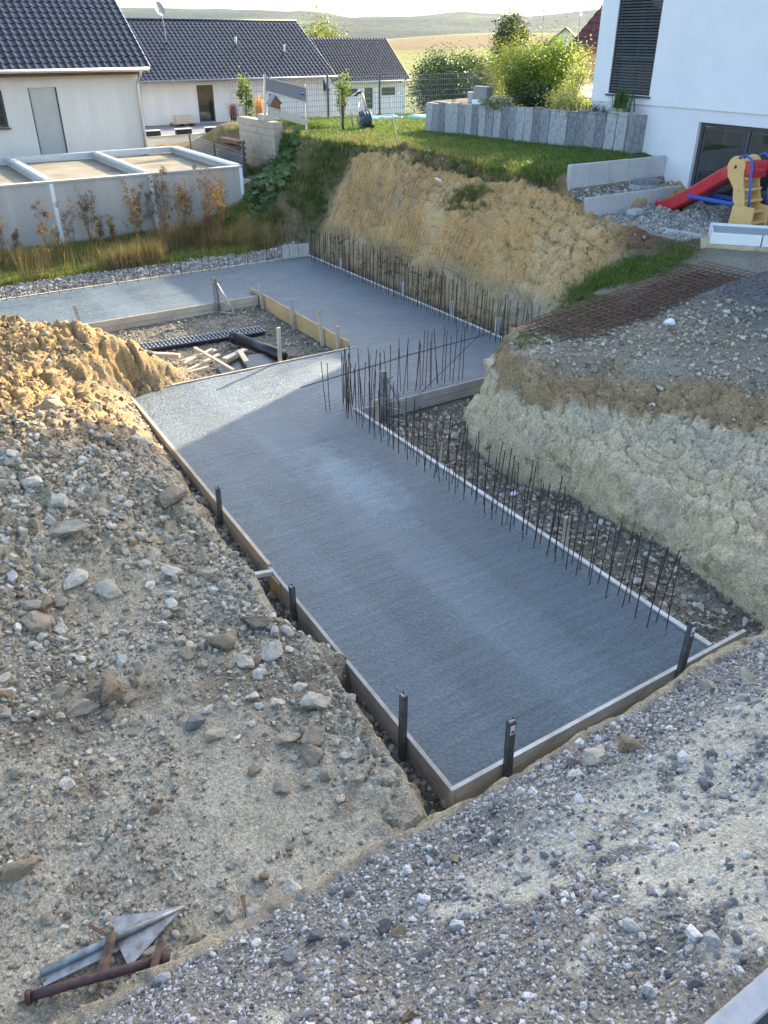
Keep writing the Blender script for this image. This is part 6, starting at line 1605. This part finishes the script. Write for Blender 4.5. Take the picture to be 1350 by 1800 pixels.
def tufts(name, x, y, sc, variants, zsc=1.0):
    n = len(x); P = np.stack([x, y, gz(x, y) - .01], -1); rot = np.zeros((n, 3)); rot[:, 2] = rng.uniform(0, 6.28, n); rot[:, :2] = rng.normal(0, .1, (n, 2))
    s = sc * rng.uniform(.6, 1.3, n); return scatter(name, P, rot, np.stack([s, s, s * zsc], -1), rng.integers(0, len(variants), n), variants)
lawn_t = [blades(16, .075, .05, .009, 'grass', 'tuft', .9, 60 + i) for i in range(4)] + [blades(12, .09, .06, .008, 'weedgrass', 'tuft', .9, 66), blades(9, .08, .05, .014, 'green', 'tuft', 1.2, 67)]
x, y = sample(52000, 15, 29, 17.5, 37, lambda x, y: gmask(lawn, x, y) * ((x < 20.35) | (y > 28.9)))
tufts('lawn_grass', x, y, 1.5, lawn_t)
x, y = sample(5200, 12.6, 18.5, 12.0, 14.8, lambda x, y: gmask(patch, x, y)); tufts('grass', x, y, 1.5, lawn_t)
straw_t = [blades(16, .8, .08, .010, 'straw', 'tuft', .5, 70 + i) for i in range(4)]; wg_t = [blades(18, .28, .08, .010, 'weedgrass', 'tuft', .7, 80 + i) for i in range(4)]
x, y = sample(11000, 0, 12.6, 26.0, 29.15, lambda x, y: np.clip(-.05 + 1.5 * gmask(fbm(XX, YY, .9, 3, 701), x, y), .0, 1) * (.35 + .65 * (x > 6))); tufts('weeds', x, y, 1.0, straw_t)
x, y = sample(9000, 0, 12.6, 25.95, 29.15, lambda x, y: np.clip(.75 - gmask(fbm(XX, YY, .9, 3, 701), x, y) - .05 * (x - 3), .12, 1)); tufts('weeds', x, y, 1.0, wg_t)
slope_t = [blades(16, .2, .07, .014, 'green', 'tuft', .9, 110 + i) for i in range(3)] + [blades(12, .3, .06, .010, 'straw', 'tuft', .8, 115), blades(14, .2, .06, .012, 'olive', 'tuft', .8, 116)]
x, y = sample(11000, 10.3, 15.6, 25.9, 36, lambda x, y: gmask(gslope, x, y) * np.clip(.3 + 1.6 * gmask(fbm(XX, YY, .8, 3, 95), x, y) + .35 * (x > 13.4), .04, 1)); tufts('undergrowth', x, y, 1.0, slope_t)
x, y = sample(2600, 15.2, 16.9, 17.0, 28, lambda x, y: (gmask(Z0, x, y) > 2.9) * .9); tufts('grass', x, y, .8, slope_t)
x, y = sample(900, 14.6, 15.7, 18.4, 20.4, lambda x, y: np.exp(-((x - 15.1) / .35) ** 2 - ((y - 19.3) / .6) ** 2)); tufts('grass', x, y, .8, slope_t)
x, y = sample(500, 13.9, 16.6, 13.6, 18, lambda x, y: .25 + 0 * x); tufts('weeds', x, y, .55, slope_t)
x, y = sample(90, 9.7, 10.6, 10.5, 11.4, None); tufts('grass', x, y, .5, slope_t)
x, y = sample(420, 16.9, 21, 16.6, 18.6, lambda x, y: .4 + 0 * x); tufts('weeds', x, y, .5, slope_t)

def stone_mesh(seed, sub=2, flat=.75, cuts=9, mat=None, name='stone'):
    r = np.random.default_rng(seed); bm = bmesh.new(); bmesh.ops.create_icosphere(bm, subdivisions=sub, radius=1.0)
    V = np.array([v.co[:] for v in bm.verts])
    for k in range(cuts):
        d = r.normal(size=3); d /= np.linalg.norm(d); h = r.uniform(.38, .78); t = V @ d - h
        V -= np.clip(t, 0, None)[:, None] * d
    V *= np.array([1.0, r.uniform(.65, .95), flat * r.uniform(.75, 1.1)]); V += r.normal(0, .018, V.shape)
    for v, c in zip(bm.verts, V): v.co = c
    me = bpy.data.meshes.new(name); bm.to_mesh(me); bm.free()
    if mat: me.materials.append(mat)
    return me
def stone_mat(name, stops, rough=.92):
    m, nt, p = mat_new(name)
    oi = nd(nt, 'ObjectInfo'); tc = nd(nt, 'TexCoord'); n = nd(nt, 'TexNoise', Scale=2.6, Detail=6.0, Roughness=.7); nt.links.new(tc.outputs['Object'], n.inputs['Vector'])
    c = ramp(nt, oi.outputs['Random'], stops); c2 = ramp(nt, n.outputs['Fac'], [(.3, (.72, .70, .68)), (.7, (1.2, 1.2, 1.2))])
    mx = nd(nt, 'MixRGB', blend_type='MULTIPLY'); mx.inputs[0].default_value = 1; nt.links.new(c, mx.inputs[1]); nt.links.new(c2, mx.inputs[2]); nt.links.new(mx.outputs[0], p.inputs['Base Color'])
    p.inputs['Roughness'].default_value = rough; p.inputs['Specular IOR Level'].default_value = .25
    b = nd(nt, 'Bump', Strength=.5, Distance=.08); nt.links.new(n.outputs['Fac'], b.inputs['Height']); nt.links.new(b.outputs[0], p.inputs['Normal'])
    return m
S_dirt = stone_mat('limestone_rubble', [(0, (.23, .175, .115)), (.25, (.35, .29, .205)), (.55, (.45, .39, .295)), (.8, (.54, .485, .385)), (1, (.64, .59, .49))])
S_clod = stone_mat('soil_clod', [(0, (.21, .15, .09)), (.5, (.29, .22, .14)), (1, (.38, .30, .20))])
S_mix = stone_mat('road_gravel', [(0, (.15, .14, .145)), (.18, (.25, .235, .23)), (.38, (.37, .35, .33)), (.54, (.49, .465, .425)), (.70, (.62, .60, .56)), (.9, (.80, .79, .76)), (1, (.52, .40, .26))])
S_dark = stone_mat('grey_gravel', [(0, (.115, .11, .108)), (.5, (.18, .172, .168)), (1, (.28, .27, .262))])
S_terr = stone_mat('terrace_gravel', [(0, (.16, .14, .12)), (.4, (.36, .33, .29)), (.75, (.55, .52, .48)), (1, (.72, .70, .67))])
def stone_set(mat, n=6, sub=1, s0=0, cuts=7): return [stone_mesh(s0 + i, sub, .75, cuts, mat) for i in range(n)]
dirt_v, mix_v, clod_v = stone_set(S_dirt, 6, 2, 900), stone_set(S_mix, 6, 1, 910, 4), stone_set(S_clod, 5, 2, 920)
def stones(name, x, y, med, sig, rmax, variants, sink=.25, flat=1.0):
    n = len(x); s = np.clip(med * np.exp(rng.normal(0, sig, n)), med * .35, rmax)
    P = np.stack([x, y, gz(x, y) + s * (.55 - sink)], -1); rot = rng.uniform(0, 6.28, (n, 3)); rot[:, :2] = rng.normal(0, .45, (n, 2))
    return scatter(name, P, rot, np.stack([s, s * rng.uniform(.75, 1.1, n), s * flat * rng.uniform(.7, 1.1, n)], -1), rng.integers(0, len(variants), n), variants)
# gravel shoulder in front
x, y = sample(56000, -1.6, 10.2, .88, 3.33, lambda x, y: np.clip(1 - .95 * gmask(SANDY, x, y), .06, 1)); stones('gravel', x, y, .0115, .42, .035, mix_v)
x, y = sample(5200, -1.2, 10.0, .9, 3.36, lambda x, y: np.clip(.55 + .9 * gmask(fbm(XX, YY, .8, 3, 801), x, y), .1, 1)); stones('gravel', x, y, .023, .42, .065, mix_v)
# left dirt, rubble slope
def fl(x, y): return gmask(left, x, y) * np.clip(.30 + 1.1 * gmask(fbm(XX, YY, .75, 3, 811), x, y) + .5 * np.exp(-((y - 8.2) / 1.8) ** 2), .03, 1)
x, y = sample(42000, -2, 3.2, 3.6, 12.5, fl); stones('rubble', x, y, .015, .5, .05, dirt_v)
x, y = sample(11000, -1.6, 3.2, 3.7, 13, lambda x, y: fl(x, y) * np.clip(.12 + sst(5.6, 8.2, y) * .9, 0, 1)); stones('rubble', x, y, .034, .45, .1, dirt_v)
x, y = sample(3600, -2, 3.3, 8.2, 12.2, lambda x, y: np.clip(gmask(heap, x, y), 0, 1) * .8); stones('rubble', x, y, .03, .55, .1, dirt_v)
x, y = sample(6500, -2, 5.5, 11.8, 19, lambda x, y: np.clip(gmask(heap, x, y), 0, 1) * .8); stones('rubble', x, y, .026, .55, .1, clod_v)
x, y = sample(3000, 2.9, 3.7, 3.9, 15.6, lambda x, y: (gmask(Z0, x, y) < .3) * 1.0); stones('rubble', x, y, .03, .5, .09, dirt_v)
x, y = sample(7500, 7.65, 10.5, 4.2, 12.6, lambda x, y: (gmask(Z0, x, y) < .0) * 1.0); stones('rubble', x, y, .021, .6, .08, dirt_v)
x, y = sample(4200, 4.1, 9.2, 16.2, 21.2, lambda x, y: (gmask(Z0, x, y) < .1) * 1.0); stones('rubble', x, y, .022, .45, .07, dirt_v)
x, y = sample(2200, 12.95, 13.9, 14, 25, None); stones('rubble', x, y, .03, .5, .09, clod_v)
x, y = sample(5200, 8.6, 13.8, 4.2, 12.4, lambda x, y: gmask(rbank, x, y) * .8); stones('rubble', x, y, .016, .55, .05, stone_set(stone_mat('bank_stone', [(0, (.34, .27, .18)), (.6, (.56, .46, .32)), (1, (.66, .60, .50))]), 4, 1, 955, 6))
x, y = sample(3600, 9.3, 14, 7, 11.6, lambda x, y: gmask(plateau, x, y)); stones('rubble', x, y, .022, .6, .08, dirt_v)
x, y = sample(15000, 12.4, 19, 6.6, 11.6, lambda x, y: gmask(dark_heap, x, y)); stones('gravel', x, y, .02, .35, .045, stone_set(S_dark, 4, 1, 930, 4))
x, y = sample(7500, 17.6, 21, 13.3, 16.4, lambda x, y: gmask(terrace, x, y)); stones('gravel', x, y, .03, .3, .05, stone_set(S_terr, 4, 1, 940, 4))
x, y = sample(700, 17.2, 20.9, 16.6, 17.25, None); stones('gravel', x, y, .045, .3, .09, stone_set(S_terr, 4, 1, 945, 4))
x, y = sample(5200, -1, 12.9, 25.2, 26.05, None); stones('gravel', x, y, .03, .4, .07, stone_set(S_terr, 4, 1, 950, 4))
x, y = sample(2000, 13.6, 17, 13.5, 25.5, lambda x, y: gmask(fbank, x, y) * .7); stones('rubble', x, y, .02, .6, .07, stone_set(stone_mat('bank_clod', [(0, (.40, .27, .13)), (1, (.62, .46, .27))]), 4, 1, 957, 6))

# ---------------------------------------------------------------- single rocks
ROCK = [stone_mesh(960 + i, 3, (.35, .55, .7, .8)[i % 4], 18, S_dirt, 'rock') for i in range(8)]
CLOD = [stone_mesh(980 + i, 3, .8, 6, S_clod, 'rock') for i in range(4)]
GREY = [stone_mesh(990 + i, 3, .6, 18, S_dark, 'rock') for i in range(4)]
def rock(me, x, y, s, label, rz=None, tilt=.25, group=None, lift=.3):
    o = inst(me, 'rock', None, (x, y, g1(x, y) + s * lift * .6), (random.uniform(-tilt, tilt), random.uniform(-tilt, tilt), random.uniform(0, 6.28) if rz is None else rz), (s, s * random.uniform(.75, 1), s * random.uniform(.8, 1.05)))
    return tag(o, label, 'rock', group)
K_ = 1.5
named = [
    (ROCK[0], 1.24, 9.28, .25, 'large flat grey slab of rock on the shaded rubble slope'), (ROCK[1], 1.06, 8.52, .155, 'upright tan rock, left of a twin, above the bare dirt'), (ROCK[3], 1.33, 8.28, .17, 'upright tan rock, right of its twin, above the bare dirt'),
    (ROCK[2], .48, 7.92, .175, 'big broken pale boulder by the photo edge on the dirt'), (ROCK[5], .70, 7.79, .10, 'angular stone leaning on the big broken boulder'), (ROCK[6], .52, 8.26, .15, 'brownish rock above the big broken boulder'), (ROCK[7], .81, 8.24, .115, 'pointed tan rock between boulder and upright pair'),
    (CLOD[0], 2.15, 6.81, .14, 'square ochre clod among pale stones near the board'), (CLOD[1], 1.78, 6.82, .085, 'small ochre clod left of the square ochre clod'), (CLOD[2], .89, 6.57, .16, 'round brown clod in the middle of the dirt'), (ROCK[3], 1.04, 6.44, .085, 'pale stone touching the round brown clod'),
    (GREY[0], 1.46, 5.79, .11, 'dark slate-grey angular stone on the dirt'), (CLOD[3], -.30, 4.95, .105, 'round brown clod alone by the photo edge above the scrap'), (ROCK[1], 2.64, 5.42, .15, 'pale split stone at the rim of the trench'), (ROCK[2], 2.37, 5.03, .14, 'lumpy pale stone, upper of a pair near the trench rim'),
    (ROCK[4], 2.27, 4.84, .15, 'flat pale stone, lower of a pair near the trench rim'), (ROCK[7], 1.88, 4.64, .085, 'egg-shaped pale stone below the stone pair'), (ROCK[3], .21, 5.6, .09, 'single cube-like pale stone on open dirt'), (ROCK[5], 2.16, 8.26, .15, 'tilted grey slab resting against the dark hollow'),
    (ROCK[6], 2.05, 8.72, .11, 'upright cream stone above the dark hollow'), (ROCK[0], 2.68, 6.94, .20, 'flat pentagonal grey slab beside the wooden strut'), (ROCK[2], 2.56, 6.36, .145, 'pale faceted stone below the pentagonal slab'), (ROCK[5], 2.29, 6.36, .12, 'elongated pale stone left of the faceted one'),
    (ROCK[1], 1.97, 13.37, .19, 'upright sunlit tan stone on the spoil heap'), (ROCK[2], 2.54, 13.14, .12, 'rounded sunlit stone lower on the spoil heap'), (ROCK[4], 2.70, 9.85, .27, 'broad shaded slab beside the trench below the heap'), (ROCK[7], 3.0, 12.12, .2, 'half-lit boulder at the foot of the spoil heap'),
    (ROCK[6], 1.59, 5.52, .105, 'yellowish stone below the dark slate-grey one'), (CLOD[1], 1.85, 13.0, .15, 'crumbly clod right at the shadow line on the heap'),
    (ROCK[2], 3.93, 2.91, .12, 'knobbly white stone on the gravel shoulder'), (ROCK[3], 5.55, 3.05, .10, 'white smooth stone near the sticker stake on the shoulder'), (ROCK[0], 5.82, 2.86, .12, 'flat pale grey stone at the photo edge of the shoulder'), (GREY[1], 3.80, 3.02, .075, 'dark stone touching the knobbly white one'),
    (CLOD[2], 4.15, 2.79, .09, 'brown weathered stone right of the knobbly white one'), (ROCK[5], 2.40, 2.84, .055, 'square tan stone alone in the gravel'), (GREY[2], 1.66, 2.61, .06, 'dark purple stone beside a reddish one in the gravel'), (CLOD[0], 1.71, 2.48, .045, 'reddish small stone beside the dark purple one'),
    (GREY[3], 1.70, 2.22, .07, 'tall dark grey stone low in the gravel'), (GREY[0], 1.29, 2.88, .07, 'dark blocky stone at the gravel crest'), (GREY[2], 1.06, 2.81, .065, 'dark wedge stone left of the blocky one at the crest'), (GREY[1], 1.40, 2.68, .055, 'grey stone just below the blocky one'),
    (CLOD[1], 1.34, 1.84, .033, 'small orange stone at the bottom photo edge'), (ROCK[4], 1.45, 3.60, .13, 'long flat stone lying along the gravel lip'), (ROCK[3], 1.15, 3.66, .07, 'white angular stone behind the rusty strap'), (ROCK[2], .98, 3.75, .06, 'white stone left of the rusty strap'),
    (ROCK[6], .34, 3.80, .08, 'pale boulder between ground anchor and rusty pipe'), (ROCK[1], .68, 3.72, .065, 'upright tan stone beyond the rusty pipe end'), (ROCK[7], -.21, 4.46, .06, 'pale stone above the ground anchor')]
for me, x, y, s, lb in named: rock(me, x, y, s * K_, lb)
def rocks(n, x0, x1, y0, y1, fn, med, smax, kinds, label, group):
    x, y = sample(n * 30, x0, x1, y0, y1, fn)
    keep, out = [], 0
    for a, b in zip(x, y):
        if out >= n: break
        if any((a - c) ** 2 + (b - d) ** 2 < .03 for c, d in keep): continue
        keep.append((a, b)); out += 1
        k = random.randrange(len(kinds)); me = kinds[k]
        o = rock(me, float(a), float(b), min(smax, med * math.exp(random.gauss(0, .35))), label, None, .4, group)
        describe(o, label, (ROCK.index(me) % 4) if me in ROCK else 9)
LAND = [('the flat grey slab', 1.24, 9.28), ('the upright twin rocks', 1.2, 8.4), ('the broken boulder', .48, 7.92), ('the square ochre clod', 2.15, 6.81), ('the round brown clod', .89, 6.57), ('the slate-grey stone', 1.46, 5.79), ('the tilted grey slab', 2.16, 8.26), ('the pentagonal slab', 2.68, 6.94), ('the trench rim stone pair', 2.32, 4.93),
        ('the upright sunlit stone', 1.97, 13.37), ('the broad shaded slab', 2.7, 9.85), ('the half-lit boulder', 3.0, 12.12), ('the sunken pit board', 4.2, 16.2), ('the heap crest', 2, 17.6), ('the leaning pit stake', 3.6, 17.3), ('the sticker stake', 7.4, 4.6), ('the paper scrap', 8.3, 8.9), ('the bank nose', 9.2, 10.6), ('the steel bracket', 8.1, 12.2), ('the trench peg', 7.7, 6.9), ('the white bag', 12.75, 9.75), ('the rusty mats', 11, 10), ('the shoulder crest', 9.3, 4.6)]
SEEN = {}
def describe(o, base, cat_me):
    x, y, s_ = o.location.x, o.location.y, o.scale.x
    nm, lx_, ly_ = min(LAND, key=lambda q: (q[1] - x) ** 2 + (q[2] - y) ** 2)
    dx, dy = x - lx_, y - ly_
    side = dx * .843 - dy * .537; fwd = dx * .537 + dy * .843
    if math.hypot(side, fwd) < .22: rel = 'touching'
    else:
        k = int(round(math.degrees(math.atan2(side, fwd)) / 45)) % 8
        rel = ('behind', 'behind and right of', 'right of', 'right in front of', 'in front of', 'left in front of', 'left of', 'behind and left of')[k]
    far_ = math.hypot(side, fwd); rel = ('just ' if far_ < .6 and rel != 'touching' else 'well ' if far_ > 1.3 else '') + rel
    size = 'tiny' if s_ < .055 else 'small' if s_ < .08 else 'mid-sized' if s_ < .115 else 'large'
    shape = {0: 'flat', 1: 'angular', 2: 'blocky', 3: 'chunky'}.get(cat_me, 'ochre')
    lb = '%s %s %s %s %s' % (size, shape, base, rel, nm); k = SEEN.get(lb, 0); SEEN[lb] = k + 1
    o['label'] = lb if not k else ('paler ', 'lower ', 'outer ', 'odd ')[min(k, 4) - 1] + lb
rocks(95, -1.2, 3.1, 6.4, 11.5, lambda x, y: gmask(left, x, y) * np.clip(.25 + gmask(fbm(XX, YY, .9, 3, 815), x, y) * 1.5, .05, 1), .10, .23, ROCK + CLOD[:2], 'rubble rock', 'rocks on the rubble slope')
rocks(60, 1.0, 3.0, 4.2, 9.4, lambda x, y: np.exp(-((x - 2.35) / .5) ** 2), .085, .16, ROCK, 'rim stone', 'stones along the trench rim')
rocks(50, -1, 4.6, 11.8, 17.6, lambda x, y: gmask(heap, x, y) * .8, .10, .22, ROCK[:4] + CLOD, 'heap stone', 'stones on the spoil heap')
rocks(26, 7.8, 9.2, 4.4, 12, lambda x, y: (gmask(Z0, x, y) < -.2) * 1.0, .085, .16, ROCK, 'trench stone', 'stones in the bank trench')
rocks(30, 9.2, 14, 5.0, 10.6, lambda x, y: gmask(rbank, x, y) * .7, .06, .12, ROCK + GREY[:1], 'bank stone', 'stones of the cut bank')

# ---------------------------------------------------------------- haze
hz = MB().b2((-9800, -9800, -85), (9800, 9800, 150)).build('haze', None)
hm = bpy.data.materials.new('haze'); hm.use_nodes = True; hn = hm.node_tree
for n in list(hn.nodes):
    if n.type == 'BSDF_PRINCIPLED': hn.nodes.remove(n)
pv = hn.nodes.new('ShaderNodeVolumePrincipled'); pv.inputs['Color'].default_value = (.60, .80, 1, 1); pv.inputs['Density'].default_value = 0.25e-4; pv.inputs['Anisotropy'].default_value = 0.0
hn.links.new(pv.outputs[0], hn.nodes['Material Output'].inputs['Volume'])
hz.data.materials.append(hm); hz['kind'] = 'stuff'
